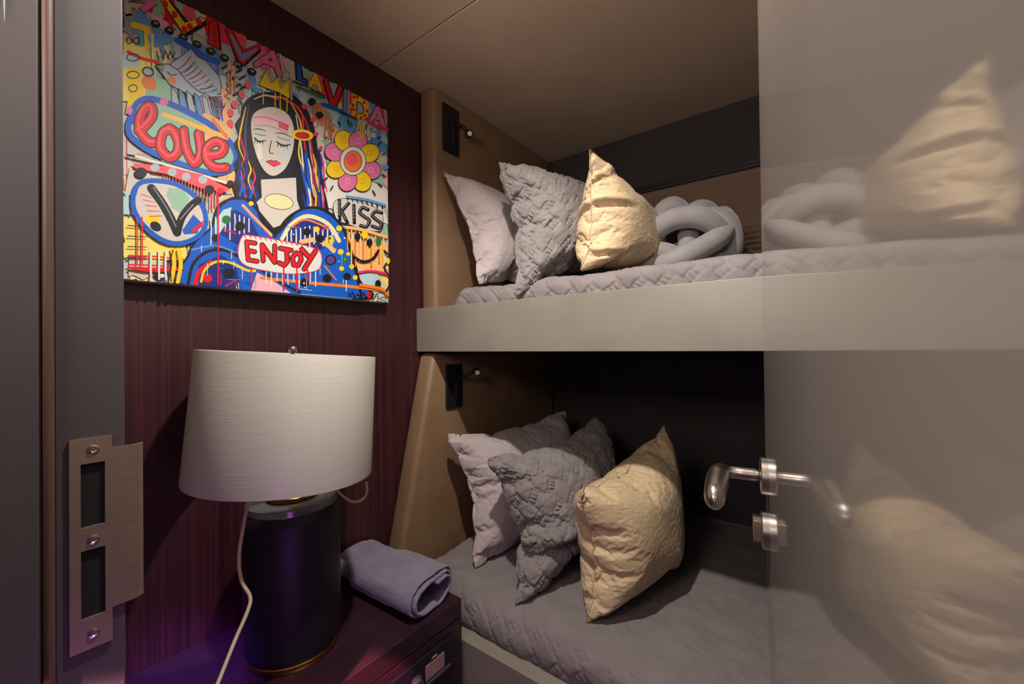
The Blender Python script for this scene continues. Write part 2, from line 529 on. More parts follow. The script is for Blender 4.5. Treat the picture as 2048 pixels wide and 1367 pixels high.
def fill_pillows(specs, n=72, frames=40):
    """blow up flat sewn cloth squares with a little air so that they crease like real pillows"""
    s = np.linspace(-1, 1, n)
    U, Vv = np.meshgrid(s, s, indexing='ij')
    idx = np.arange(n * n).reshape(n, n)
    brd = np.zeros((n, n), bool)
    brd[0, :] = brd[-1, :] = brd[:, 0] = brd[:, -1] = True
    mm = np.full((n, n), -1)
    mm[~brd] = np.arange((~brd).sum()) + n * n
    idb = np.where(brd, idx, mm)

    def fc(I):
        return np.stack([I[:-1, :-1], I[1:, :-1], I[1:, 1:], I[:-1, 1:]], -1).reshape(-1, 4)
    obs = {}
    for key, wd, ht, press, bend, tens, seed in specs:
        rg = np.random.RandomState(seed)
        top = np.stack([U * wd / 2, Vv * ht / 2, 0.004 * (1 - U ** 4) * (1 - Vv ** 4) + rg.uniform(-0.0006, 0.0006, U.shape)], -1)
        bot = top * (1, 1, -1)
        me = mesh_np('pillow_cloth', np.concatenate([top.reshape(-1, 3), bot[~brd]]), np.concatenate([fc(idx), fc(idb)[:, ::-1]]))
        o = link('pillow_cloth', me)
        st_ = o.modifiers.new('cloth', 'CLOTH').settings
        st_.quality = 5
        st_.mass = 0.2
        st_.tension_stiffness = st_.compression_stiffness = tens
        st_.shear_stiffness = tens / 2
        st_.bending_stiffness = bend
        st_.use_pressure = True
        st_.uniform_pressure_force = press
        st_.effector_weights.gravity = 0
        st_.air_damping = 3
        cs = o.modifiers['cloth'].collision_settings
        cs.use_collision = False
        cs.use_self_collision = False
        obs[key] = o
    for fr in range(1, frames + 1):
        sc.frame_set(fr)
    dg = bpy.context.evaluated_depsgraph_get()
    res = {}
    for key, o in obs.items():
        ev = o.evaluated_get(dg)
        me = ev.to_mesh()
        c = np.zeros(len(me.vertices) * 3)
        me.vertices.foreach_get('co', c)
        ev.to_mesh_clear()
        c = c.reshape(-1, 3)
        out = []
        for I in (idx, idb):
            g = c[I].copy()
            # bring the four corners to (+-1, +-1, 0)
            hx = (g[-1, 0, 0] + g[-1, -1, 0] - g[0, 0, 0] - g[0, -1, 0]) / 4
            hy = (g[0, -1, 1] + g[-1, -1, 1] - g[0, 0, 1] - g[-1, 0, 1]) / 4
            g = g / (hx, hy, 1)
            a_, b_ = (U + 1) / 2, (Vv + 1) / 2
            for i, j, w_ in ((0, 0, (1 - a_) * (1 - b_)), (-1, 0, a_ * (1 - b_)), (-1, -1, a_ * b_), (0, -1, (1 - a_) * b_)):
                e_ = np.array((-1 if i == 0 else 1, -1 if j == 0 else 1, 0)) - c[I][i, j] / (hx, hy, 1)
                g = g + w_[..., None] * e_
            out.append(g)
        zt_ = np.percentile(out[0][..., 2], 99)
        zb2 = -np.percentile(out[1][..., 2], 1)
        out[0][..., 2] /= zt_
        out[1][..., 2] /= zb2
        res[key] = out
    for o in obs.values():
        me = o.data
        bpy.data.objects.remove(o)
        bpy.data.meshes.remove(me)
    sc.frame_set(1)
    return res


CLOTH = fill_pillows([('firm', 0.46, 0.42, 8.5, 0.12, 30, 2), ('soft', 0.54, 0.42, 3.2, 0.04, 25, 5), ('sham', 0.50, 0.42, 5.0, 0.25, 25, 9)])


def resample(G, m):
    n = len(G)
    x = np.linspace(0, n - 1, m)
    i = np.clip(np.floor(x).astype(int), 0, n - 2)
    t = (x - i)

    def ax0(A):
        a, b_, c_, d_ = A[np.maximum(i - 1, 0)], A[i], A[i + 1], A[np.minimum(i + 2, n - 1)]
        tt = t.reshape(-1, *([1] * (A.ndim - 1)))
        return 0.5 * (2 * b_ + (c_ - a) * tt + (2 * a - 5 * b_ + 4 * c_ - d_) * tt ** 2 + (3 * b_ - a - 3 * c_ + d_) * tt ** 3)
    return ax0(ax0(G).swapaxes(0, 1)).swapaxes(0, 1)


def pillow(name, label, FB, FT, BB, BT, tp, tm, m, cloth, n=0, quilt=0.0, wr=0.0, seed=0, c=0.04, flip_u=False, flip_v=False, swap=False, soft_ft=0.0, sag=0.0,
           cat='pillow', group=None, folds=()):
    FB, FT, BB, BT = [np.array(v, float) for v in (FB, FT, BB, BT)]
    Gs = [g.copy() for g in CLOTH[cloth]]
    if swap:
        Gs = [Gs[1] * (1, 1, -1), Gs[0] * (1, 1, -1)]
    if flip_u:
        Gs = [g[::-1] * (-1, 1, 1) for g in Gs]
    if flip_v:
        Gs = [g[:, ::-1] * (1, -1, 1) for g in Gs]
    if n:
        Gs = [resample(g, n) for g in Gs]
    n = len(Gs[0])
    s = np.linspace(-1, 1, n)
    U, Vv = np.meshgrid(s, s, indexing='ij')
    Nn = np.cross((BB + BT - FB - FT), (FT + BT - FB - BB))
    Nn /= np.linalg.norm(Nn)
    lu = np.linalg.norm((BB + BT - FB - FT) / 2)
    lv = np.linalg.norm((FT + BT - FB - BB) / 2)
    layers = []
    for g, th, side in ((Gs[0], tp, 1), (Gs[1], tm, -1)):
        a = (g[..., 0] + 1) / 2
        b_ = (g[..., 1] + 1) / 2
        B = ((1 - a) * (1 - b_))[..., None] * FB + (a * (1 - b_))[..., None] * BB + (a * b_)[..., None] * BT + ((1 - a) * b_)[..., None] * FT
        if soft_ft:
            wq = np.exp(-((U + 1) ** 2 + (Vv - 1) ** 2) / 0.12)
            B = B + (soft_ft * wq)[..., None] * ((FB + BB + FT + BT) / 4 - B)
        P = B + Nn * (g[..., 2] * th * (1 - sag * Vv))[..., None]
        Q = np.cross(np.gradient(P, axis=0), np.gradient(P, axis=1))
        Q *= side / (np.linalg.norm(Q, axis=2)[..., None] + 1e-9)
        if side < 0:
            Q = Q * 1.0
        if (Q @ Nn)[n // 2, n // 2] * side < 0:
            Q = -Q
        env = np.clip((1 - U ** 2) * 8, 0, 1) * np.clip((1 - Vv ** 2) * 8, 0, 1)
        d = wr * fbm(U * 5, Vv * 5, seed + side)
        for sd_, ua, va, ub, vb, wd, dp in folds:
            if sd_ == side:
                e_ = np.array((ub - ua, vb - va))
                t_ = np.clip(((U - ua) * e_[0] + (Vv - va) * e_[1]) / (e_ @ e_), 0, 1)
                off = ((Vv - va) * e_[0] - (U - ua) * e_[1]) / np.linalg.norm(e_)
                beyond = np.hypot(U - ua - t_ * e_[0], Vv - va - t_ * e_[1])
                near = np.exp(-np.maximum(beyond - np.abs(off), 0) ** 2 / 0.004) * (1 - t_ ** 2)
                d = d + dp * near * (-np.exp(-(off / wd) ** 2) + 0.75 * np.exp(-((off - 1.9 * wd) / (1.4 * wd)) ** 2))
        if quilt:
            S, T = U * lu / 2, Vv * lv / 2
            j1, j2 = 0.006 * fbm(U * 4, Vv * 4, seed + 3), 0.006 * fbm(U * 4, Vv * 4, seed + 4)
            d = d + quilt * (quilt_h(S + j1, T + j2, c) - 0.5) + quilt * 0.18 * fbm(U * 11, Vv * 11, seed + 6)
        layers.append(P + Q * (d * env)[..., None])
    top, bot = layers
    idx = np.arange(n * n).reshape(n, n)
    brd = np.zeros((n, n), bool)
    brd[0, :] = brd[-1, :] = brd[:, 0] = brd[:, -1] = True
    mm = np.full((n, n), -1)
    mm[~brd] = np.arange((~brd).sum()) + n * n
    idb = np.where(brd, idx, mm)
    F1 = np.stack([idx[:-1, :-1], idx[1:, :-1], idx[1:, 1:], idx[:-1, 1:]], -1).reshape(-1, 4)
    F2 = np.stack([idb[:-1, :-1], idb[:-1, 1:], idb[1:, 1:], idb[1:, :-1]], -1).reshape(-1, 4)
    base = (FB + BB) / 2
    V = np.concatenate([top.reshape(-1, 3), bot[~brd]]) - base
    o = link(name, mesh_np(name, V, np.concatenate([F1, F2])), m)
    o.location = Vector(base)
    tag(o, label, cat, group)
    ring = np.concatenate([top[:, 0], top[-1, 1:], top[-2::-1, -1], top[0, -2:0:-1]]) - base
    return o, ring


def seam(o, ring, r, m, name='seam'):
    V, F = tube_vf(ring[::1], r, 6, True)
    link(name, mesh_np(name, V, F), m, o)


# upper bunk
p, ring = pillow('pillow', 'pale mauve grey pillow leaning on the leather panel of the upper bunk',
                 (-0.880, 1.005, 0.198), (-1.040, 1.005, 0.608), (-0.86, 1.52, 0.20), (-1.02, 1.52, 0.60), 0.115, 0.035, 'mauve_cotton', 'soft', 144, 0, 0.0007, 2, group='mauve grey pillows')
p, ring = pillow('quilted_pillow', 'grey quilted pillow on the upper bunk with corner hanging over the board',
                 (-0.694, 0.950, 0.143), (-0.808, 0.985, 0.590), (-0.60, 1.46, 0.27), (-0.68, 1.46, 0.58), 0.130, 0.045, 'grey_quilt', 'sham', 250, 0.0078, 0.002, 5, 0.039, soft_ft=0.10, group='grey quilted pillows')
p, ring = pillow('gold_pillow', 'pale gold cushion standing on the upper bunk beside the knot cushion',
                 (-0.512, 1.000, 0.198), (-0.490, 1.015, 0.522), (-0.475, 1.42, 0.205), (-0.470, 1.47, 0.462), 0.100, 0.095, 'gold_slub', 'firm', 144, 0, 0.0004, 11, sag=0.25, group='gold cushions',
                 folds=((1, -1.0, 0.10, -0.35, 0.16, 0.05, 0.016), (-1, -1.0, 0.10, -0.4, 0.02, 0.05, 0.012), (1, -1.0, -0.72, -0.45, -0.62, 0.045, 0.010), (1, -0.8, 0.55, -0.45, 0.8, 0.06, 0.008)))
seam(p, ring, 0.0011, 'seam_thread')

# lower bunk
p, ring = pillow('pillow', 'pale mauve grey pillow leaning at the dark corner of the lower bunk',
                 (-0.858, 0.945, -0.680), (-1.005, 0.980, -0.292), (-0.74, 1.52, -0.672), (-0.87, 1.54, -0.282), 0.105, 0.045, 'mauve_cotton', 'soft', 144, 0, 0.0007, 21, flip_v=True, swap=True, group='mauve grey pillows')
p, ring = pillow('quilted_pillow', 'grey quilted pillow with drooping corners on the lower bunk',
                 (-0.660, 0.880, -0.686), (-0.785, 0.925, -0.330), (-0.56, 1.42, -0.660), (-0.69, 1.46, -0.275), 0.135, 0.06, 'grey_quilt', 'sham', 250, 0.0078, 0.002, 25, 0.039, flip_u=True, sag=-0.12, group='grey quilted pillows',
                 folds=((1, -1.0, -0.42, 0.5, -0.50, 0.085, 0.026), (1, -0.95, 0.55, -0.55, 0.95, 0.07, 0.012)))
p, ring = pillow('gold_pillow', 'large pale gold cushion standing on the lower bunk, half in shadow',
                 (-0.470, 0.920, -0.684), (-0.488, 0.930, -0.372), (-0.36, 1.31, -0.672), (-0.395, 1.32, -0.255), 0.110, 0.120, 'gold_slub', 'firm', 144, 0, 0.0004, 31, flip_u=True, flip_v=True, group='gold cushions')
seam(p, ring, 0.0011, 'seam_thread')

def pt(x, y, D):
    """a point at horizontal distance D from the doorway, given by its bearing"""
    d = fwd + rgt2 * ((x - 1024) / FPX) - upv2 * ((y - 683.5) / FPX)
    return d * (D / math.hypot(d.x, d.y))


# knot cushion: plump velvet ropes woven round a core
KC = np.array([-0.326, 1.375, 0.318])
KD = math.hypot(KC[0], KC[1])
kx = 0.00152
strands = [
    ([(1300, 515, .02), (1300, 478, .06), (1330, 447, .095), (1372, 434, .11), (1412, 439, .105), (1440, 462, .075), (1448, 490, .02)], 21, 1),
    ([(1290, 545, .03), (1320, 532, .095), (1370, 512, .125), (1412, 490, .125), (1440, 472, .095), (1452, 445, .03), (1438, 425, -.03)], 20, 1),
    ([(1402, 438, .05), (1426, 434, .06), (1452, 442, .06), (1464, 470, .05), (1462, 500, .045), (1446, 525, .03)], 20, 1),
    ([(1318, 470, .02), (1326, 428, .03), (1345, 414, .035), (1362, 428, .03), (1368, 460, .04)], 21, 0),
    ([(1376, 455, .05), (1377, 480, .06), (1378, 505, .065), (1378, 535, .05)], 20, 0),
    ([(1374, 440, .02), (1386, 424, .03), (1404, 417, .03), (1420, 428, .02), (1424, 460, .02)], 18, 0),
    ([(1272, 530, .0), (1290, 512, .065), (1322, 504, .085), (1352, 516, .075), (1368, 540, .04)], 20, 1),
    ([(1276, 548, .05), (1296, 528, .085), (1322, 532, .09), (1342, 552, .06)], 17, 0),
    ([(1405, 540, .06), (1430, 522, .07), (1452, 520, .06), (1462, 538, .03)], 17, 1),
]
V, F = [], []
for pts, r, back in strands:
    front = np.array([pt(u, y, KD - d) for u, y, d in pts])
    for turn in range(1 + back):
        path = front.copy()
        if turn:
            path[:, :2] = 2 * KC[:2] - path[:, :2]
        path = catmull(path, 12)
        path[:, 2] = np.maximum(path[:, 2], 0.198 + r * kx * 0.8)
        v, f = tube_vf(path, r * kx, 16, False, len(V))
        V += v
        F += f
core = [(KC[0] + 0.045 * math.cos(a), KC[1] + 0.02 + 0.035 * math.sin(a), KC[2] - 0.04) for a in np.linspace(0, 2 * PI, 24, endpoint=False)]
v, f = tube_vf(core, 0.042, 16, True, len(V))
V += v
F += f
o = link('knot_cushion', mesh_np('knot_cushion', V, F), 'grey_velvet')
tag(o, 'grey velvet knot cushion woven from thick ropes on the upper bunk', 'cushion')

# ------------------------------------------------------------------ window with pleated blind
win = tag(box('window_1', (-0.66, 1.7385, 0.640), (0.50, 1.7468, 0.668), 'dark_trim', None, 0.002), 'dark window rail above pleated blind', kind='structure')
box('frame', (-0.66, 1.7400, 0.652), (0.50, 1.7360, 0.664), 'black_plastic', win, 0.001)
Vb, Fb = [], []
npl = 23
zt, zb_ = 0.638, 0.175
for i in range(npl * 2 + 1):
    z = zt - (zt - zb_) * i / (npl * 2)
    y = 1.7465 if i % 2 == 0 else 1.7310
    Vb += [(-0.65, y, z), (0.49, y, z)]
for i in range(npl * 2):
    Fb.append((2 * i, 2 * i + 1, 2 * i + 3, 2 * i + 2))
o = link('pleated_blind', mesh_np('pleated_blind', Vb, Fb, False), 'blind_fabric')
tag(o, 'closed tan pleated blind behind the knot cushion', 'blind')


# ------------------------------------------------------------------ reading lights
def reading_light(label, y, ztop, zbot, head, aim):
    t = empty('reading_light', label, 'wall light', (-1.055, y, (ztop + zbot) / 2), 'bunk reading lights')
    def rp(o):
        return reparent(o, t)
    rp(box('plate', (-1.0552, y - 0.040, zbot), (-1.047, y + 0.040, ztop), 'black_plastic', None, 0.003))
    h = ztop - zbot
    rp(box('recess', (-1.0475, y - 0.012, zbot + 0.022), (-1.0462, y + 0.020, zbot + h * 0.66), 'black_void', None, 0.0004))
    rp(box('switch', (-1.0468, y + 0.003, zbot + 0.03), (-1.0452, y + 0.006, zbot + h * 0.58), 'radio_grey', None, 0.0004))
    p0 = Vector((-1.048, y + 0.022, ztop - h * 0.33))
    hd = Vector(head)
    ax = Vector(aim).normalized()
    rp(tube('arm', catmull([p0, p0.lerp(hd, 0.5) + Vector((0.008, -0.002, 0.004)), hd - ax * 0.012], 8), 0.0065, 'black_plastic', None, 10))
    M = Matrix.Translation(hd) @ ax.to_track_quat('Z', 'Y').to_matrix().to_4x4()
    hh = rp(link('lamp_head', lathe_me('lamp_head', [(0, -0.026), (0.010, -0.025), (0.0125, -0.022), (0.0125, 0.008), (0.0105, 0.0095), (0.010, 0.006), (0, 0.006)], 28, M), 'black_plastic'))
    l = link('lens', lathe_me('lens', [(0, 0.0085), (0.004, 0.0082), (0.0085, 0.0066), (0.0085, 0.005), (0, 0.005)], 24, M), 'lens_glass')
    l.parent = hh
    return t


reading_light('black reading light with lens under the ceiling of the upper bunk', 1.056, 0.857, 0.688, (-1.005, 1.105, 0.764), (0.75, -0.55, -0.25))
reading_light('black reading light in the shade below the upper bunk', 1.058, -0.064, -0.219, (-0.985, 1.108, -0.094), (0.75, -0.55, -0.2))

# ------------------------------------------------------------------ nightstand
ns = empty('nightstand', 'dark purple lacquered nightstand in the corner holding the lamp', 'nightstand', (-0.945, 0.45, FLOOR))
reparent(box('cabinet_body', (-1.1285, 0.112, FLOOR + 0.001), (-0.772, 0.783, -0.706), 'stand_lacquer', None, 0.001), ns)
reparent(box('top', (-1.1285, 0.108, -0.7035), (-0.762, 0.786, -0.657), 'stand_lacquer', None, 0.002), ns)
reparent(box('front_panel', (-0.774, 0.110, FLOOR + 0.06), (-0.762, 0.786, -0.7065), 'stand_lacquer', None, 0.0015), ns)
o = reparent(link('ring_mark', lathe_me('ring_mark', [(0.0325, -0.0004), (0.0330, 0.0004), (0.0345, 0.0004), (0.0350, -0.0004)], 48,
             Matrix.Translation((-0.826, 0.556, -0.657)) @ Matrix.Diagonal((1.0, 1.12, 1, 1))), 'lamp_ceramic'), ns)
tag(o, 'dark ring mark on the nightstand top')
# radio in its front
rd = empty('radio', 'black radio set into the front of the nightstand', 'radio', (-0.762, 0.65, -0.765))
reparent(box('face_plate', (-0.763, 0.548, -0.800), (-0.755, 0.752, -0.727), 'radio_black', None, 0.003), rd)
reparent(box('screen', (-0.7555, 0.655, -0.786), (-0.7535, 0.715, -0.750), 'radio_screen', None, 0.0006), rd)
reparent(box('button', (-0.7555, 0.675, -0.745), (-0.7530, 0.692, -0.7415), 'radio_screen', None, 0.0006), rd)
reparent(box('tuning_bar', (-0.7555, 0.655, -0.7975), (-0.7515, 0.735, -0.7905), 'radio_grey', None, 0.001), rd)
reparent(box('slot', (-0.7555, 0.600, -0.739), (-0.7545, 0.725, -0.7365), 'black_void', None, 0.0003), rd)
M = Matrix.Translation((-0.755, 0.628, -0.772)) @ Matrix.Rotation(PI / 2, 4, 'Y')
reparent(link('knob', lathe_me('knob', [(0.0165, 0), (0.0165, 0.002), (0.0125, 0.003), (0.0120, 0.011), (0.0105, 0.0125), (0, 0.0125)], 32, M), 'radio_grey'), rd)
for k in range(3):
    reparent(box('button', (-0.7555, 0.560 + k * 0.016, -0.792), (-0.7530, 0.571 + k * 0.016, -0.786), 'radio_grey', None, 0.0006), rd)

# ------------------------------------------------------------------ table lamp
LX, LY = -0.945, 0.445
lp = empty('table_lamp', 'table lamp with white drum shade on a dark cylinder base', 'lamp', (LX, LY, -0.657))


def L_(o):
    return reparent(o, lp)


T0 = Matrix.Translation((LX, LY, 0))
L_(link('foot_ring', lathe_me('foot_ring', [(0, -0.6568), (0.0895, -0.6568), (0.091, -0.655), (0.091, -0.645), (0.089, -0.643), (0, -0.643)], 64, T0), 'brass'))
L_(link('base', lathe_me('base', [(0, -0.643), (0.088, -0.643), (0.0918, -0.640), (0.0945, -0.632), (0.0955, -0.615), (0.0965, -0.48), (0.0955, -0.365), (0.0935, -0.352), (0.089, -0.346), (0, -0.346)], 96, T0), 'lamp_ceramic'))
L_(link('acrylic_disc', lathe_me('acrylic_disc', [(0, -0.3455), (0.088, -0.3455), (0.0905, -0.343), (0.0905, -0.331), (0.088, -0.329), (0, -0.329)], 64, T0), 'acrylic'))
L_(link('neck_ring', lathe_me('neck_ring', [(0, -0.3285), (0.050, -0.3285), (0.053, -0.326), (0.053, -0.318), (0.050, -0.315), (0.02, -0.314), (0.012, -0.30), (0.012, -0.25), (0, -0.25)], 48, T0), 'brass'))
SB, ST = Vector((-0.938, 0.424, -0.272)), Vector((-0.932, 0.4405, -0.012))
axs = (ST - SB)
MS = Matrix.Translation(SB) @ axs.to_track_quat('Z', 'Y').to_matrix().to_4x4()
Hh = axs.length
sh = L_(link('shade', lathe_me('shade', [(0.1775, 0.001), (0.179, 0.0), (0.1795, 0.002), (0.1735, Hh - 0.002), (0.173, Hh), (0.1715, Hh - 0.001), (0.1775, 0.001)], 96, MS), 'shade_fabric'))
for r, z in ((0.1792, 0.0035), (0.1734, Hh - 0.004)):
    q = link('rim', lathe_me('rim', [(r + 0.0002, z - 0.0035), (r + 0.0012, z - 0.003), (r + 0.0010, z + 0.003), (r - 0.0002, z + 0.0035)], 96, MS), 'shade_fabric')
    q.parent = sh
    q.matrix_parent_inverse = sh.matrix_parent_inverse.copy()
V, F = [], []
for k in range(3):
    a = k * 2 * PI / 3 + 0.4
    v, f = tube_vf([(0, 0, Hh - 0.012), (0.09 * math.cos(a), 0.09 * math.sin(a), Hh - 0.012), (0.172 * math.cos(a), 0.172 * math.sin(a), Hh - 0.004)], 0.002, 8, False, len(V))
    V += v
    F += f
v, f = tube_vf([(0.0, 0.0, -0.01), (0, 0, Hh * 0.5), (0, 0, Hh - 0.005)], 0.005, 10, False, len(V))
V += v
F += f
me = mesh_np('spider', V, F)
me.transform(MS)
q = link('spider', me, 'brass')
q.parent = sh
q.matrix_parent_inverse = sh.matrix_parent_inverse.copy()
L_(link('finial', lathe_me('finial', [(0, Hh - 0.008), (0.006, Hh - 0.006), (0.005, Hh), (0.0085, Hh + 0.005), (0.0095, Hh + 0.010), (0.007, Hh + 0.015), (0, Hh + 0.017)], 24, MS), 'satin_steel'))


L_(tube('cord', catmull([pt(*q) for q in ((500, 985, .93), (494, 1015, .92), (487, 1050, .92), (478, 1112, .91), (483, 1160, .90), (500, 1193, .89), (495, 1222, .88), (470, 1280, .86), (436, 1365, .825), (412, 1420, .80))], 10), 0.0032, 'cord_plastic', None, 10))
L_(tube('cord', catmull([pt(*q) for q in ((668, 972, 1.02), (686, 992, 1.02), (706, 1003, 1.03), (724, 999, 1.04), (734, 984, 1.04), (732, 962, 1.04))], 10), 0.0028, 'cord_plastic', None, 10))

# ------------------------------------------------------------------ rolled towel
nt_, nxx = 220, 60
tq = np.linspace(0, 2.35, nt_)
rho = 1 - 0.15 * tq
ang = -PI / 2 + 0.9 + tq * 2 * PI
se = lambda q: np.sign(q) * np.abs(q) ** 0.8
V = np.zeros((nt_, nxx, 3))
for j, sx in enumerate(np.linspace(0, 1, nxx)):
    back = np.where(tq < 1.0, -0.985, -1.112)
    front = -0.800 + 0.010 * tq - 0.012 * np.cos(ang)
    back = back + 0.03 * np.cos(ang) * (tq < 1.0) + np.where((tq > 0.9) & (tq < 1.0), -(tq - 0.9) / 0.1 * 0.12, 0)
    x = front + (back - front) * sx
    ex = 0.084 * (1 - 0.11 * tq)
    ez = 0.041 * (1 - 0.17 * tq)
    V[:, j, 0] = x
    V[:, j, 1] = 0.712 + 0.012 * (x + 0.8) / 0.3 + ex * se(np.cos(ang))
    V[:, j, 2] = -0.6125 + 0.020 * np.clip(-(x + 0.98) / 0.13, 0, 1) * 0 + ez * se(np.sin(ang)) - 0.006 * (1 - rho) * 4 + 0.0018 * fbm(x * 20 + ang, ang * 3, 4) + 0.004 * fbm(x * 5, ang, 7)
idx = np.arange(nt_ * nxx).reshape(nt_, nxx)
F = np.stack([idx[:-1, :-1], idx[1:, :-1], idx[1:, 1:], idx[:-1, 1:]], -1).reshape(-1, 4)
o = link('rolled_towel', mesh_np('rolled_towel', V.reshape(-1, 3), F), 'towel_cloth')
md = o.modifiers.new('thickness', 'SOLIDIFY')
md.thickness = 0.0052
md.offset = 0
tag(o, 'rolled grey purple towel lying on the nightstand behind the radio', 'towel')

# ------------------------------------------------------------------ door, opened into the cabin
PHI = math.radians(-8.5)
dd = Vector((math.sin(PHI), math.cos(PHI), 0))
dn = Vector((math.cos(PHI), -math.sin(PHI), 0))
HD, LD = 0.040, 0.762


def DM(s, e, z):
    """s along the door from the doorway, e out of its face into the cabin"""
    return dn * (HD - e) + dd * s + Vector((0, 0, z))


DMX = Matrix(((dd.x, -dn.x, 0, dn.x * HD), (dd.y, -dn.y, 0, dn.y * HD), (0, 0, 1, 0), (0, 0, 0, 1)))
dr = tag(box('door_1', (0.062, -0.040, FLOOR + 0.008), (LD, 0.0, CEIL - 0.006), 'door_lacquer', None, 0.0012, DMX), 'open grey brown glossy door reflecting the bunks', kind='structure')
SH = LD - 0.052      # handle axis
MR = DMX @ Matrix.Translation((SH, 0, -0.196)) @ Matrix.Rotation(-PI / 2, 4, 'X')
hr = link('handle_rose', lathe_me('handle_rose', [(0, 0.010), (0.0245, 0.010), (0.0265, 0.0085), (0.0268, 0.0), (0, 0.0)], 48, MR), 'satin_steel', dr)
path = [DM(SH, e, -0.196) for e in (0.008, 0.03, 0.045)] + [DM(SH - 0.006, 0.0575, -0.196), DM(SH - 0.022, 0.0635, -0.197), DM(SH - 0.05, 0.065, -0.199), DM(SH - 0.085, 0.066, -0.2005), DM(SH - 0.112, 0.066, -0.202), DM(SH - 0.124, 0.066, -0.203)]
pp = catmull(path, 10)
rr = np.interp(np.linspace(0, 1, len(pp)), [0, .1, .28, .4, .6, .85, 1], [.0090, .0088, .0088, .0140, .0205, .0170, .0095])
V, F = tube_vf(pp, rr, 20)
ctr = np.repeat(np.asarray(pp, float), 20, 0)
V = np.array(V)
flat_ = np.clip((np.repeat(np.linspace(0, 1, len(pp)), 20) - 0.35) / 0.2, 0, 1)
off = V - ctr
nn = np.array(dn)
across = off @ nn
off = off - nn * (across * 0.25 * flat_)[:, None]
V = ctr + off
link('lever_handle', mesh_np('lever_handle', V, F), 'satin_steel', dr)
MR = DMX @ Matrix.Translation((SH, 0, -0.275)) @ Matrix.Rotation(-PI / 2, 4, 'X')
link('turn_rose', lathe_me('turn_rose', [(0, 0.010), (0.0245, 0.010), (0.0265, 0.0085), (0.0268, 0.0), (0, 0.0)], 48, MR), 'satin_steel', dr)
link('thumb_turn', prism_me('thumb_turn', [(SH - 0.015, 0.0095), (SH + 0.015, 0.0095), (SH + 0.016, 0.020), (SH - 0.016, 0.020)], -0.288, -0.258, 'z', 0.001), 'strike_steel', dr).data.transform(DMX)
box('latch_plate', (LD - 0.0005, -0.031, -0.33), (LD + 0.0015, -0.009, -0.13), 'satin_steel', dr, 0.0004, DMX)

# ------------------------------------------------------------------ painting
PX = -1.0955                       # front of the canvas
pa = empty('painting', 'colourful graffiti style canvas with a crowned woman and lettering on the wall', 'painting', (-1.13, 0.515, 0.45))
CY0, CY1, CZ0, CZ1 = 0.183, 0.817, 0.139, 0.748


def on_canvas(x, y):
    d = fwd + rgt2 * ((x - 1024) / FPX) - upv2 * ((y - 683.5) / FPX)
    d = d * (PX / d.x)
    return d.y, d.z


reparent(box('canvas', (-1.1296, CY0, CZ0), (PX, CY1, CZ1), 'canvas_cloth', None, 0.003), pa)

PAL = dict(K='17141c', W='d8d2c6', w='c9beb2', R='d3121c', r='e0525a', Y='e8c21a', y='e6cf6a', B='0f57b8', b='5d93c6', N='122a7a', P='d9709c', p='e6a9b4', O='e6762a',
           o='ecb070', G='1f6e3a', g='8fb59a', T='4f9aa8', t='a9c8c8', S='8a8f98', s='a8b0ba', V='5a3f74', C='e8d29a', M='e02a52', L='b0a69c')
layers = {}
ZC = [0]
zoom = [1.0, 0.0, 0.0]
cur = ['background_paint']
rnd = random.Random(7)


def zs_(k, ox, oy):
    zoom[:] = [k, ox, oy]


RISE = [0]


def rise(i, n):
    m_ = RISE[0]
    return ((i % m_) / m_ if i < 2 * m_ else (0.0 if i < 2 * m_ + 7 else 1.0)) if m_ else 0.0


def emit(pts, tris, c):
    L = layers.setdefault(cur[0], ([], [], []))
    ZC[0] += 1
    x = PX + 0.0004 + 6e-6 * ZC[0]
    b0 = len(L[0])
    k, ox, oy = zoom
    npt = len(pts)
    for ip, p in enumerate(pts):
        yy, zz = on_canvas(p[0] / k + ox, p[1] / k + oy)
        L[0].append((x + 5.5e-6 * rise(ip, npt), min(max(yy, CY0 + 0.0005), CY1 - 0.0005), min(max(zz, CZ0 + 0.0005), CZ1 - 0.0005)))
    for t in tris:
        L[1].append(tuple(b0 + i for i in t))
        L[2].append(c)


def poly(c, pts, out=None, ow=8):
    tr = tessellate_polygon([[Vector((p[0], p[1], 0)) for p in pts]])
    emit(pts, tr, c)
    if out:
        st(out, ow, list(pts) + [pts[0]], smooth=False)


def st(c, w, pts, smooth=True, taper=False):
    P = np.array(pts, float)
    if smooth and len(P) > 2:
        P = catmull(P, 7)
    T = np.gradient(P, axis=0)
    T /= np.linalg.norm(T, axis=1)[:, None] + 1e-9
    Nn = np.stack([-T[:, 1], T[:, 0]], 1)
    W = np.full(len(P), w / 2.0)
    if taper:
        q = np.linspace(0, 1, len(P))
        W = W * (0.35 + 0.65 * np.sin(PI * np.clip(q * 0.9 + 0.08, 0, 1)))
    A = P + Nn * W[:, None]
    Bq = P - Nn * W[:, None]
    n = len(P)
    V = list(A) + list(Bq)
    tr = []
    for i in range(n - 1):
        tr += [(i, n + i, i + 1), (i + 1, n + i, n + i + 1)]
    # round ends
    for i, sgn in ((0, -1), (n - 1, 1)):
        if w > 5:
            b0 = len(V)
            for k in range(7):
                a = -PI / 2 + PI * k / 6
                V.append(P[i] + W[i] * (math.cos(a) * T[i] * sgn + math.sin(a) * Nn[i]))
            tr += [(b0, b0 + k, b0 + k + 1) for k in range(1, 6)]
    RISE[0] = n
    emit(V, tr, c)
    RISE[0] = 0


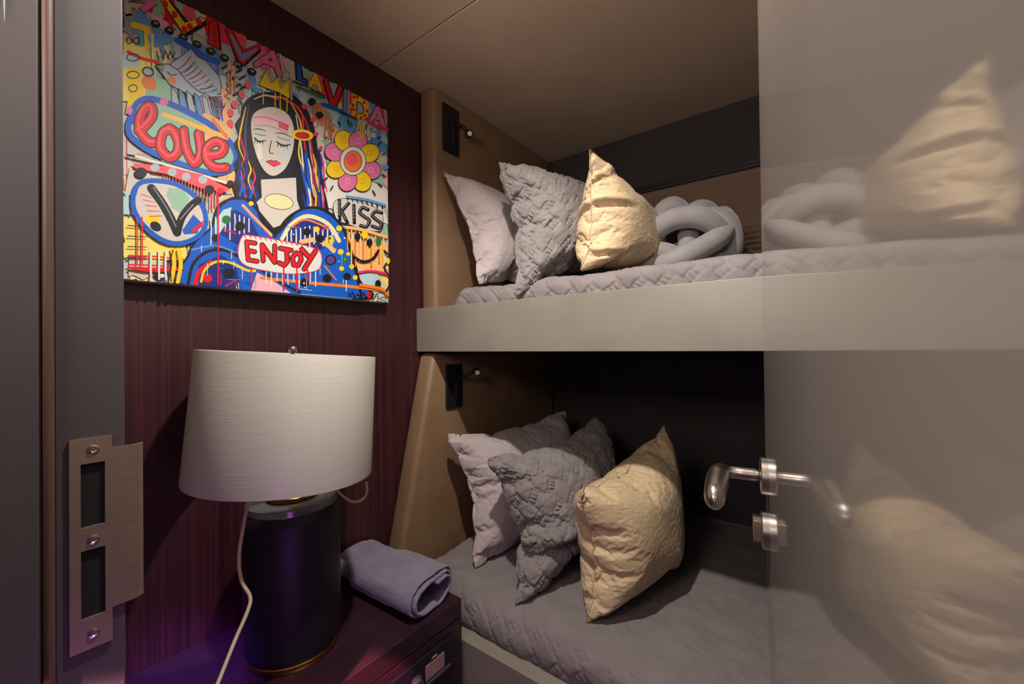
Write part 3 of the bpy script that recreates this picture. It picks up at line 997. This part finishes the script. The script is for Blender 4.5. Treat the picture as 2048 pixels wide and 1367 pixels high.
def el(c, cx, cy, rx, ry=None, rot=0, out=None, ow=6, n=22):
    ry = rx if ry is None else ry
    ca, sa = math.cos(rot), math.sin(rot)
    pts = [(cx + rx * math.cos(a) * ca - ry * math.sin(a) * sa, cy + rx * math.cos(a) * sa + ry * math.sin(a) * ca) for a in [2 * PI * k / n for k in range(n)]]
    emit(pts, [(0, k, k + 1) for k in range(1, n - 1)], c)
    if out:
        st(out, ow, pts + [pts[0], pts[1]], smooth=False)


def drip(c, x, ya, yb, wd=7):
    st(c, wd, [(x, ya), (x + rnd.uniform(-1, 1) * wd * .4, (ya + yb) / 2), (x, yb)])


def spoly(c, pts, out=None, ow=8):
    poly(c, [tuple(q) for q in catmull(np.array(pts, float), 5, True)], out, ow)


# --- washes behind everything (whole picture coordinates)
zs_(1, 0, 0)


def row(x):       # picture rows follow the canvas perspective
    return 15 + (x - 380) * 0.527, 562 + (x - 251) * 0.0816


def uvp(u, v):
    x = 245 + u * 535
    a, b2 = row(x)
    return (x, a + (b2 - a) * v)


def patch(c, u0, v0, u1, v1, j=0.012):
    pts = []
    for (ua, va, ub, vb) in ((u0, v0, u1, v0), (u1, v0, u1, v1), (u1, v1, u0, v1), (u0, v1, u0, v0)):
        for k in range(5):
            t = k / 5
            pts.append(uvp(ua + (ub - ua) * t + rnd.uniform(-j, j), va + (vb - va) * t + rnd.uniform(-j, j)))
    poly(c, pts)


for i in range(150):
    u, v = rnd.random(), rnd.random()
    c = rnd.choice('WWwwwttggyopLsbC')
    patch(c, u, v, min(1, u + rnd.uniform(.02, .10)), min(1, v + rnd.uniform(.03, .14)))
for i in range(110):
    u, v = rnd.random(), rnd.random() * 0.8
    c = rnd.choice('WWtOoYgTprbK')
    x, ya = uvp(u, v)
    x2, yb = uvp(u, min(1, v + rnd.uniform(.06, .2)))
    drip(c, x, ya, yb, rnd.uniform(1.2, 3))
for i in range(170):
    u, v = rnd.random(), 0.12 + rnd.random() * 0.85
    x, ya = uvp(u, v)
    q = rnd.random()
    c = rnd.choice('KKWRBYOGTMWrb')
    if q < 0.45:
        drip(c, x, ya, ya + rnd.uniform(8, 34), rnd.uniform(0.8, 2.2))
    elif q < 0.75:
        st(c, rnd.uniform(1.2, 3.5), [(x, ya), (x + rnd.uniform(8, 22), ya + rnd.uniform(0, 9))], True, True)
    else:
        el(c, x, ya, rnd.uniform(1.5, 5))
# band behind the title
for k in range(26):
    u = k / 26
    patch('rMpsbRwgrP'[rnd.randrange(10)], u, .0, u + .045, rnd.uniform(.05, .10))
    patch('bsSbt'[rnd.randrange(5)], u, rnd.uniform(.10, .14), u + .045, rnd.uniform(.17, .2))
patch('y', .0, .22, .10, .42)
patch('Y', .02, .27, .07, .46)
patch('g', .08, .30, .20, .40)
patch('t', .0, .26, .06, .30)
patch('o', .30, .24, .40, .48)
patch('w', .02, .63, .16, .98)
patch('y', .0, .80, .24, .92)
patch('t', .0, .70, .10, .78)
patch('p', .27, .3, .38, .4)
patch('g', .14, .50, .3, .60)
patch('o', .78, .70, .98, .86)
patch('t', .83, .86, .95, .98)
patch('g', .76, .28, .98, .40)
patch('W', .74, .40, .98, .58)
patch('w', .6, .62, .74, .8)

# --- left top: loops, bird, dashes
cur[0] = 'bird_painting'
zs_(4.557, 240, 0)
poly('P', [(70, 20), (300, 0), (340, 45), (215, 130), (170, 80), (230, 35)], 'K', 8)
for k in range(8):
    el('K', 320 + k * 125, 225 + k * 62, 46, 34, .5)
    el('S', 325 + k * 125, 218 + k * 62, 20, 10, .5)
st('Y', 55, [(120, 235), (240, 270), (250, 300)])
st('Y', 34, [(232, 300), (238, 600)])
st('y', 24, [(290, 320), (300, 620)])
st('T', 26, [(140, 290), (190, 340), (190, 420)])
st('R', 30, [(70, 480), (200, 540), (350, 575)])
el('O', 260, 760, 75, 60, .8)
for yv, rx in ((375, 55), (530, 58), (688, 55), (810, 38)):
    pts = [(115 + rx * math.sin(a), yv + 30 * math.sin(a) * math.cos(a) * 2 if yv < 450 else yv + 32 * math.cos(a)) for a in np.linspace(0, 2 * PI, 25)]
    st('K', 9, pts)
el('K', 250, 660, 58, 45, .4)
el('s', 250, 660, 42, 30, .4)
st('B', 60, [(520, 375), (640, 440), (760, 520), (880, 570)])
for k in range(16):
    x = 560 + k * 22
    drip('B', x, 420 + k * 9, 520 + k * 9 + rnd.uniform(20, 210), 9)
st('B', 14, [(885, 570), (885, 760), (925, 950), (920, 1040), (940, 1150)])
wing = [(450, 590), (560, 510), (640, 450), (700, 520), (780, 560), (830, 620), (900, 700), (920, 800), (900, 890), (800, 880), (700, 840), (600, 760), (520, 660)]
poly('s', wing, 'K', 8)
for k in range(9):
    a = np.array((520 + k * 34, 640 + k * 30))
    bpt = np.array((640 + k * 34, 520 + k * 42))
    st('K', 8, [a, (a + bpt) / 2 + (6, 10), bpt])
    st(rnd.choice('VPpb'), 9, [a + (26, 0), bpt + (14, 18)])
body = [(315, 605), (370, 590), (440, 590), (520, 640), (600, 740), (700, 830), (820, 890), (700, 890), (560, 840), (440, 770), (380, 680)]
poly('s', body, 'K', 9)
for k in range(6):
    x = 460 + k * 70
    f_ = [(x, 790 + k * 20), (x + 50, 850 + k * 14), (x + 90, 1000 + k * 18), (x + 75, 1080), (x + 35, 1060), (x + 5, 920)]
    poly('sb'[k % 2], f_, 'K', 7)
for k in range(8):
    st('K', 7, [(800 + k * 12, 890), (840 + k * 14, 980), (900 + k * 8, 1110 - k * 24)])
poly('S', [(315, 605), (395, 600), (385, 655), (350, 635)], 'K', 8)
st('K', 10, [(425, 660), (460, 690), (510, 685)])
el('O', 465, 735, 46, 28, .6)
for k in range(7):
    st('K', 8, [(330 + (k % 2) * 40 + k * 20, 470 + (k % 2) * 60), (350 + (k % 2) * 30 + k * 24, 545 - (k % 2) * 60)])
for (x, y) in ((945, 620), (990, 660), (1075, 655), (1025, 718), (1110, 712), (1065, 785), (1120, 800), (1055, 855)):
    st('K', 22, [(x - 22, y + 12), (x + 22, y - 12)], False)
for (x, y) in ((1165, 775), (1105, 865), (1040, 955), (1000, 1030), (1000, 1130)):
    el('r', x, y, 30, 36, -.4)
for x in (980, 1010, 1045):
    drip('O', x, 580, 850, 12)
st('K', 7, [(960, 760), (985, 790), (960, 820), (990, 850), (950, 880), (1000, 910)])
st('G', 9, [(1065, 895), (1110, 950)])

# --- word "love" in the blue ring
cur[0] = 'love_lettering'
zs_(1, 0, 0)
ring = [(267 + 0, 245), (268, 215), (290, 199), (330, 206), (380, 228), (430, 258), (465, 295), (470, 325), (450, 343), (410, 345), (350, 325), (300, 303), (262, 275), (256, 250), (267, 225)]
spoly('g', ring[:-1])
patch('o', .30, .36, .38, .46)
st('B', 12, ring)
el('P', 327, 205, 9, 8)
el('P', 258, 222, 6, 9)


def letter(c, w, pts, smooth=True, out='K', ow=2.4, hi=None):
    st(out, w + ow * 2, pts, smooth)
    st(c, w, pts, smooth)
    if hi:
        P = [(p[0] - w * .12, p[1] - w * .15) for p in pts]
        st(hi, w * .3, P, smooth)


letter('R', 17, [(276, 262), (290, 252), (304, 232), (300, 214), (287, 220), (277, 245), (282, 268), (300, 286), (318, 284)], hi='r')
letter('R', 17, [(338, 258), (324, 268), (320, 296), (336, 315), (352, 308), (356, 286), (346, 264), (336, 260)], hi='r')
letter('R', 16, [(366, 262), (372, 300), (388, 328), (400, 306), (396, 268)], hi='r')
letter('R', 16, [(412, 312), (440, 308), (446, 292), (430, 284), (412, 298), (414, 322), (430, 336), (450, 336)], hi='r')
st('o', 9, [(326, 230), (370, 246), (420, 264), (452, 276)])
st('Y', 5, [(328, 229), (440, 270)])
st('O', 6, [(424, 240), (452, 276)])
# --- title VIVA LA VIDA
cur[0] = 'title_lettering'
zs_(4.557, 240, 0)
poly('K', [(375, 0), (450, 0), (615, 200), (760, 170), (790, 235), (590, 350)])
poly('Y', [(360, 0), (432, 0), (588, 215), (730, 160), (775, 195), (575, 322)], 'K', 9)
for (x, y) in ((405, 45), (490, 140), (580, 275), (632, 252), (712, 205)):
    el('R', x, y, 26, 36, -.5)
poly('K', [(820, 210), (895, 215), (920, 470), (810, 415)])
poly('R', [(812, 200), (880, 205), (905, 455), (795, 405)], 'K', 8)
st('K', 6, [(850, 250), (855, 400)])
for y in (270, 320, 370):
    st('K', 5, [(830, y), (880, y + 8)])
poly('K', [(955, 270), (1015, 280), (1120, 470), (1276, 395), (1276, 480), (1130, 610), (1060, 575)])
poly('R', [(955, 280), (1010, 270), (1110, 470), (1265, 400), (1276, 450), (1120, 595), (1070, 555)], 'K', 8)
poly('b', [(990, 320), (1015, 320), (1110, 500), (1230, 445), (1250, 460), (1115, 560), (1095, 545)])
zs_(5.469, 500, 100)


def A_(c, ap, lo, hi_, wl, cross=.62, out='K', sc=1.0, dots=None):
    """a block capital A: apex, left foot, right foot"""
    (ax_, ay), (lx, ly), (rx, ry) = ap, lo, hi_
    for col, ww in ((out, wl + 16), (c, wl)):
        for f in ((lx, ly), (rx, ry)):
            st(col, ww, [(ax_, ay), f], False)
        q1 = (ax_ + (lx - ax_) * cross, ay + (ly - ay) * cross)
        q2 = (ax_ + (rx - ax_) * cross, ay + (ry - ay) * cross)
        st(col, ww * .8, [q1, q2], False)


def shadow_edge(p, q, w=20, n=8):
    st('K', w + 6, [p, q], False)
    st('W', w - 4, [p, q], False)
    for k in range(n):
        t = (k + .5) / n
        x, y = p[0] + (q[0] - p[0]) * t, p[1] + (q[1] - p[1]) * t
        st('K', 4, [(x - w * .4, y - 3), (x + w * .4, y + 5)], False)


shadow_edge((325, 60), (370, 330), 30, 12)
A_('P', (235, 45), (65, 165), (315, 270), 62)
# L
poly('K', [(480, 140), (555, 165), (575, 300), (630, 335), (620, 390), (490, 335)])
poly('B', [(498, 150), (545, 170), (560, 315), (615, 330), (605, 378), (505, 335)], 'K', 8)
A_('Y', (705, 280), (650, 395), (765, 450), 36, out='R')
# V
poly('K', [(780, 330), (850, 340), (905, 520), (950, 390), (1025, 420), (940, 640), (860, 610)])
poly('R', [(795, 330), (840, 340), (905, 540), (960, 400), (1008, 425), (930, 632), (868, 600)], 'K', 9)
# I
poly('b', [(1015, 430), (1055, 440), (1050, 685), (1005, 680)], 'K', 8)
st('R', 6, [(1025, 450), (1020, 670)])
shadow_edge((1068, 450), (1062, 690), 18, 12)
# D
Dp = [(1110, 480), (1185, 500), (1255, 560), (1290, 650), (1275, 750), (1220, 775), (1105, 720)]
poly('Y', Dp, 'O', 9)
poly('s', [(1160, 570), (1200, 585), (1235, 640), (1225, 690), (1200, 705), (1155, 690)], 'K', 12)
for (x, y) in ((1130, 520), (1165, 520), (1235, 580), (1120, 610), (1125, 655), (1150, 720), (1205, 748), (1245, 720), (1270, 670), (1262, 760)):
    el('R', x, y, 16, 19)
shadow_edge((1465, 660), (1480, 860), 20, 9)
A_('P', (1385, 645), (1310, 785), (1450, 840), 48)

# --- portrait: a generic crowned woman with long dark hair and closed eyes
cur[0] = 'portrait'
zs_(1, 0, 0)
hair = [(545, 185), (578, 188), (602, 206), (620, 236), (630, 272), (636, 320), (642, 362), (651, 396), (656, 430), (648, 462), (610, 474), (560, 474), (510, 456), (476, 436),
        (462, 418), (470, 396), (464, 372), (472, 352), (466, 330), (474, 312), (466, 290), (476, 270), (470, 248), (480, 232), (486, 208), (508, 190)]
spoly('K', hair)
hs = [('R', [(560, 196), (592, 216), (612, 250), (622, 300), (630, 360)]), ('M', [(566, 196), (600, 224), (606, 280), (618, 340), (634, 400)]), ('W', [(590, 230), (600, 290), (606, 340), (622, 400), (630, 430)]),
      ('Y', [(580, 206), (600, 250), (596, 310), (612, 360), (618, 420)]), ('N', [(610, 300), (624, 350), (640, 400), (645, 440)]), ('B', [(600, 330), (612, 380), (628, 440)]),
      ('s', [(616, 280), (624, 330), (640, 380), (646, 420)]), ('N', [(486, 300), (494, 350), (500, 400), (510, 440)]), ('B', [(480, 340), (486, 380), (496, 420)]),
      ('R', [(485, 240), (478, 270), (488, 310), (480, 340), (488, 375)]), ('Y', [(490, 215), (482, 250), (476, 290), (486, 320)]), ('V', [(496, 210), (490, 250), (490, 300), (500, 340)]),
      ('N', [(604, 390), (612, 430), (616, 460)]), ('G', [(628, 350), (630, 356)]), ('Y', [(586, 395), (590, 430)]), ('O', [(520, 192), (560, 196), (580, 208)]), ('p', [(505, 200), (530, 192), (556, 200)])]
for k in range(16):
    x = 604 + (k % 8) * 5.2
    y = 300 + (k // 8) * 70 + (k % 3) * 9
    hs.append(('NBWRYVNM'[k % 8], [(x, y), (x + 5, y + 24), (x + 5 + k % 3, y + 48), (x + 12, y + 76)]))
for k in range(9):
    x = 474 + k * 4.2
    y = 318 + (k * 37) % 60
    hs.append(('NBVRNYBMN'[k], [(x, y), (x + 5, y + 18), (x, y + 36), (x + 6, y + 58)]))
for c, P in hs:
    st(c, 5.5 if c in 'NB' else 3.2, P, True, True)
neck = [(520, 360), (590, 356), (592, 400), (600, 425), (562, 450), (545, 456), (515, 420), (508, 408), (522, 395)]
poly('w', neck)
el('C', 556, 404, 29, 15, .18, 'K', 1.2)
face = [(500, 240), (512, 222), (540, 214), (566, 222), (582, 240), (588, 270), (584, 305), (572, 335), (556, 350), (540, 353), (524, 340), (510, 312), (501, 275)]
spoly('w', face, 'K', 2.4)
st('W', 10, [(516, 290), (518, 315)])
poly('p', [(506, 236), (545, 228), (580, 246), (580, 258), (544, 243), (506, 250)])
st('K', 1.0, [(506, 236), (530, 236), (560, 246)])
st('R', 1.2, [(508, 252), (540, 254), (575, 268)])
poly('r', [(556, 244), (575, 252), (574, 262), (556, 255)], 'K', 1)
# closed eyes, brows, nose, mouth
st('K', 3.6, [(506, 276), (516, 284), (530, 282)], True, True)
st('K', 3.6, [(550, 284), (564, 292), (580, 290)], True, True)
for k in range(4):
    st('K', 1.5, [(509 + k * 5, 280 + min(k, 2) * 1.5), (507 + k * 5.4, 287 + k)], False)
    st('K', 1.5, [(554 + k * 6, 287 + min(k, 2) * 1.5), (553 + k * 6.6, 295 + k)], False)
st('T', 2.2, [(508, 268), (518, 271), (530, 272)])
st('T', 2.2, [(552, 274), (564, 279), (578, 282)])
st('K', 2.0, [(504, 260), (516, 259), (531, 264)], True, True)
st('K', 2.0, [(549, 267), (564, 268), (582, 276)], True, True)
st('K', 1.8, [(541, 282), (537, 305), (545, 308)])
poly('M', [(530, 324), (540, 321), (545, 323), (551, 322), (560, 328), (546, 334)], 'K', 1.2)
el('t', 566, 307, 10, 11)
el('w', 566, 307, 7.5, 8.5)
# hair clip
el('Y', 603, 271, 22, 11, .1)
el('R', 603, 272, 14, 6, .1, 'K', 1.2)
# crown
zs_(5.469, 500, 100)
poly('Y', [(85, 390), (170, 225), (235, 370), (310, 290), (335, 425), (420, 320), (425, 540), (300, 470), (180, 430)], 'K', 7)
shadow_edge((178, 230), (225, 365), 18, 7)
shadow_edge((310, 300), (330, 415), 18, 6)
shadow_edge((428, 320), (445, 550), 20, 10)
for x, a, bq in ((135, 420, 600), (265, 470, 660), (322, 490, 690), (392, 530, 680)):
    drip('Y', x, a, bq, 9)
# shoulders and dress
zs_(1, 0, 0)
sh_ = [(508, 405), (480, 398), (450, 402), (432, 418), (424, 450), (410, 466), (392, 480), (376, 510), (370, 575), (720, 598), (716, 560), (700, 500), (680, 450), (655, 425), (625, 415), (590, 425), (548, 470), (520, 440)]
spoly('B', sh_, 'K', 4.5)
poly('N', [(440, 430), (470, 420), (500, 440), (520, 480), (470, 490), (440, 470)])
poly('N', [(395, 530), (440, 510), (470, 530), (480, 582), (395, 576)])
poly('t', [(430, 440), (445, 420), (462, 415), (452, 445), (428, 480)])
poly('N', [(580, 440), (640, 440), (668, 480), (640, 500), (560, 480)])
st('o', 6, [(484, 412), (510, 440), (540, 470)])
st('r', 2, [(484, 414), (540, 474)])
st('C', 8, [(562, 478), (580, 450), (610, 433), (640, 440), (660, 455), (676, 482)])
st('O', 4, [(578, 456), (606, 440), (640, 450), (655, 460)])
st('K', 5, [(546, 476), (570, 440), (600, 420), (630, 416), (660, 430), (684, 458), (700, 505), (722, 598)])
st('K', 5, [(432, 418), (460, 398), (490, 400), (520, 430), (548, 470)])
for k in range(11):
    drip('W', 572 + k * 9, 452 - abs(5 - k) * -2, 478 + rnd.uniform(0, 18), 2.6)
for k in range(9):
    drip('W', 420 + k * 9.5, 425 + abs(4 - k) * 3, 455 + rnd.uniform(5, 40), 2.4)
st('o', 9, [(600, 484), (630, 480), (655, 492), (665, 502)])
for k in range(13):
    x = 480 + k * 17
    st('K', 7, [(x - 9, 600), (x - 9, 599)])
# lower left arcs
st('K', 6, [(374, 570), (384, 530), (410, 505), (445, 500), (480, 515)])
st('b', 3, [(380, 500), (430, 492), (470, 506)])
st('R', 9, [(388, 572), (396, 545), (420, 525)])
st('Y', 5, [(400, 565), (408, 540), (430, 524), (460, 526), (490, 540), (510, 542)])
st('K', 4, [(515, 536), (550, 560), (600, 586)])
poly('p', [(512, 545), (545, 562), (580, 586), (500, 582)])
st('O', 6, [(520, 556), (560, 560), (620, 566), (690, 572), (760, 580)])
st('b', 6, [(600, 590), (700, 600)])
for k in range(10):
    drip('W', 530 + k * 11, 535, 560 + rnd.uniform(0, 25), 2.2)
for (x, y, r, c) in ((451, 440, 9, 'G'), (478, 453, 10, 'K'), (429, 476, 8, 'K'), (500, 408, 5, 'Y'), (612, 464, 8, 'K'), (637, 478, 9, 'K'), (657, 480, 9, 'Y'), (657, 477, 3, 'G'), (631, 459, 6, 'Y'), (676, 457, 6, 'Y'), (679, 504, 6, 'Y'),
                     (687, 520, 7, 'G'), (694, 508, 4, 'Y'), (701, 533, 5, 'Y'), (681, 537, 5, 'Y'), (692, 553, 8, 'K'), (652, 557, 9, 'K'), (607, 565, 9, 'K'), (659, 520, 11, 'K'), (456, 547, 11, 'K'), (413, 557, 9, 'R'), (708, 555, 5, 'Y')):
    el(c, x, y, r, r * .95)
el('V', 659, 520, 8, 8)
st('R', 6, [(444, 458), (470, 468)], True, True)
st('R', 5, [(640, 462), (655, 452)], True, True)
st('O', 6, [(647, 532), (670, 560)], True, True)
st('R', 7, [(450, 572), (470, 560)], True, True)
for i in range(60):
    x = rnd.uniform(400, 700)
    y = rnd.uniform(440, 585) if x > 560 else rnd.uniform(490, 575)
    if x > 660 and y < 470:
        continue
    q = rnd.random()
    if q < 0.5:
        drip(rnd.choice('WWWbNR'), x, y, y + rnd.uniform(6, 26), rnd.uniform(0.9, 2.0))
    elif q < 0.8:
        el(rnd.choice('WWYbTp'), x, y, rnd.uniform(0.8, 2.0))
    else:
        st(rnd.choice('NbBW'), rnd.uniform(1.5, 3), [(x, y), (x + rnd.uniform(8, 26), y + rnd.uniform(0, 6))], True, True)
# ENJOY label
cur[0] = 'enjoy_lettering'
lab = [(482, 474), (500, 472), (560, 482), (618, 494), (638, 505), (640, 528), (628, 542), (580, 548), (520, 540), (484, 528), (474, 505)]
spoly('W', lab, 'r', 1.5)
for k in range(15):
    x = 486 + k * 10.3
    y = 473 + max(0, k - 1) * 1.7
    st('R', 1.8, [(x - 2, y - 5), (x + 4, y + 4)], False)


def block(c, w, strokes_):
    for col, ww in (('K', w + 3.6), (c, w)):
        for P in strokes_:
            st(col, ww, P, False)


block('R', 6.5, [[(491, 484), (494, 520)], [(491, 484), (508, 487)], [(492, 501), (507, 504)], [(494, 520), (512, 523)]])
block('R', 7, [[(524, 522), (522, 490)], [(522, 490), (547, 525)], [(547, 525), (547, 492)]])
block('R', 7, [[(558, 497), (580, 501)], [(571, 499), (572, 524)], [(572, 524), (566, 531)], [(566, 531), (556, 526)]])
block('R', 7, [[(590, 506), (582, 516)], [(582, 516), (585, 530)], [(585, 530), (594, 531)], [(594, 531), (600, 520)], [(600, 520), (598, 509)], [(598, 509), (590, 506)]])
block('R', 7.5, [[(601, 499), (613, 512)], [(628, 503), (606, 538)]])
for x, yb in ((565, 582), (591, 584), (612, 562), (500, 570), (434, 570)):
    drip('R', x, 535 if x > 480 else 380, yb, 3)
# KISS
cur[0] = 'kiss_lettering'
kl = [(668, 402), (690, 398), (730, 408), (758, 424), (764, 445), (758, 462), (730, 460), (690, 448), (672, 440), (664, 420)]
spoly('w', kl, 'K', 1)


def bub(pts, w=7.5):
    P = catmull(np.array(pts, float), 4) if len(pts) > 2 else np.linspace(pts[0], pts[1], 6)
    for q in P[::1]:
        el('K', q[0], q[1], w * .52, w * .5, 0, n=10)
    st('K', w * .8, pts)
    st('S', 1.2, [(q[0] - .6, q[1] - 1) for q in P[::2]])


bub([(676, 402), (677, 440)])
bub([(694, 408), (680, 424)])
bub([(680, 422), (692, 446)])
bub([(705, 412), (706, 446)])
bub([(733, 420), (722, 416), (717, 426), (726, 434), (736, 442), (730, 454), (719, 452)])
bub([(760, 426), (748, 424), (742, 432), (750, 440), (760, 448), (756, 457), (742, 453)])
for k in range(8):
    st('K', 2, [(690 + k * 10, 392 + k * 2.4), (693 + k * 10, 402 + k * 2.4)], False)
st('b', 5, [(690, 394), (730, 400), (770, 412)])
# --- flower: eight plain petals round an orange centre
cur[0] = 'flower_painting'
fc = (703, 323)
for k in range(8):
    a = k * PI / 4 + 0.28
    ca, sa = math.cos(a), math.sin(a)
    cx, cy = fc[0] + 38 * ca * .98, fc[1] + 43 * sa + 6 * ca
    el('PY'[k % 2], cx, cy, 21, 18.5, a + .1, 'K', 1.3)
    el('p' if k % 2 == 0 else 'O', cx, cy, 6, 5, a)
    el('P' if k % 2 == 0 else 'Y', cx, cy, 4.6, 3.8, a)
el('W', fc[0], fc[1], 26, 29, 0, 'K', 1.4)
el('O', fc[0], fc[1] + 1, 18, 21, 0, 'K', 1.2)
el('r', fc[0] - 2, fc[1] - 3, 11, 13)
for k in range(22):
    a = k * 2 * PI / 22
    x0_, y0_ = fc[0] + 60 * math.cos(a), fc[1] + 71 * math.sin(a) + 7 * math.cos(a)
    x1_, y1_ = fc[0] + 69 * math.cos(a), fc[1] + 84 * math.sin(a) + 8 * math.cos(a)
    if 640 < x1_ < 772 and y1_ < 392:
        st('K', 2.4, [(x0_, y0_), (x1_, y1_)], False)
# --- right side dots and drips
cur[0] = 'background_paint'
for k in range(9):
    drip('O', 625 + k * 4.5, 200 + k * 4, 235 + k * 3 + rnd.uniform(0, 30), 2.2)
st('K', 7, [(585, 165), (612, 176)], True, True)
st('G', 4, [(590, 175), (648, 198)])
st('K', 6, [(620, 180), (646, 194)], True, True)
st('B', 8, [(640, 209), (662, 216), (690, 230)], True, True)
st('K', 6, [(680, 226), (710, 240)], True, True)
st('M', 6, [(735, 246), (774, 262)])
for (x, y, r, c) in ((621, 205, 8, 'K'), (636, 232, 8, 'K'), (606, 215, 6, 'M'), (622, 241, 5, 'M'), (629, 270, 5, 'M'), (639, 297, 4, 'M'), (698, 250, 5, 'G'), (744, 272, 6, 'w'), (768, 335, 6, 'b'), (755, 277, 4, 'B')):
    el(c, x, y, r, r * .9)
for k in range(5):
    drip('Y', 712 + k * 5, 244 + k * 2, 268 + rnd.uniform(0, 14), 2)
for k in range(10):
    drip('OYOo'[k % 4], 692 + k * 8, 458 + k * 2, 500 + rnd.uniform(0, 40), 2.6)
st('o', 6, [(690, 455), (720, 460), (770, 474)])
for (x, y, c) in ((712, 474, 'K'), (726, 470, 'Y'), (736, 486, 'K'), (754, 483, 'G'), (753, 568, 'K')):
    el(c, x, y, 6, 8)
st('K', 5, [(702, 512), (722, 523), (742, 518), (755, 500)])
st('M', 4, [(712, 545), (740, 542), (775, 548)])
st('O', 6, [(718, 570), (760, 578), (772, 588)])
st('K', 3, [(764, 500), (776, 515), (766, 535), (778, 560), (768, 585)])
el('Y', 773, 522, 4, 6)
el('R', 735, 590, 5, 7)
# signature scrawl
st('K', 1.6, [(694, 585), (698, 592), (702, 584), (706, 593), (712, 588), (718, 593), (724, 586), (730, 594), (738, 589), (744, 597), (750, 588), (756, 598), (764, 594), (772, 600)])
# --- left lower: tick in the ring, bands
st('K', 5, [(252, 312), (300, 322), (380, 344), (462, 370)])
st('W', 5, [(268, 314), (340, 334), (455, 368)])
poly('r', [(265, 328), (330, 334), (400, 350), (455, 378), (450, 386), (400, 378), (330, 350), (266, 338)])
for (x, y) in ((308, 337), (342, 346), (370, 355), (403, 361)):
    el('s', x, y, 9, 8)
for k in range(18):
    drip('r', 325 + k * 6.2, 352 + k * 1.6, 374 + k * 1.6 + rnd.uniform(0, 26), 2)
for (x, y, r, c) in ((280, 347, 12, 'K'), (416, 380, 10, 'K'), (438, 383, 7, 'R'), (268, 425, 8, 'R'), (458, 368, 7, 'K'), (318, 547, 11, 'K'), (322, 552, 5, 'W')):
    el(c, x, y, r, r * .85)
ring2 = [(264, 395), (275, 370), (305, 363), (350, 370), (385, 392), (405, 420), (408, 452), (390, 476), (355, 488), (320, 480), (285, 452), (266, 420), (264, 390)]
spoly('w', ring2[:-1])
patch('g', .17, .66, .24, .74)
poly('B', [(362, 462), (384, 430), (400, 446), (392, 468), (366, 470)])
poly('R', [(382, 460), (404, 442), (402, 455), (380, 468)])
poly('Y', [(290, 430), (315, 435), (320, 445), (290, 450)])
for k in range(5):
    st('R', 3.5, [(280 + k * 4, 390 + k * 11), (302 + k * 5, 397 + k * 9)], True, True)
st('B', 10, ring2)
st('K', 17, [(300, 378), (322, 408), (340, 440), (352, 466)])
st('K', 15, [(352, 466), (362, 435), (380, 412), (394, 402)])
st('S', 2, [(304, 376), (330, 415), (350, 455)])
st('S', 2, [(358, 440), (384, 410)])
el('K', 309, 454, 12, 9, .6)
for k in range(4):
    st('K', 4, [(253, 452 + k * 21), (292, 455 + k * 20)], True, True)
for y in (512, 530):
    st('R', 3, [(254, y), (310, y + 2), (366, y + 8)])
for x in (272, 282):
    drip('R', x, 435, 530, 2.6)
st('R', 9, [(258, 536), (300, 540), (360, 540)], True, True)
for x in (342, 355):
    st('Y', 8, [(x, 500), (x + 4, 530), (x - 2, 565)])
st('K', 2.4, [(344, 500), (338, 525), (340, 565)])
for x in (300, 316, 330):
    drip('W', x, 500, 560, 4)

for nm, (V, F, Cc) in layers.items():
    me = mesh_np(nm, V, np.array(F), False)
    ca = me.color_attributes.new('Col', 'FLOAT_COLOR', 'CORNER')
    cols = np.repeat(np.array([(*lin(PAL[c]), 1) for c in Cc], np.float32), 3, 0)
    if len(cols) == len(me.loops):
        ca.data.foreach_set('color', cols.ravel())
    reparent(link(nm, me, 'paint'), pa)
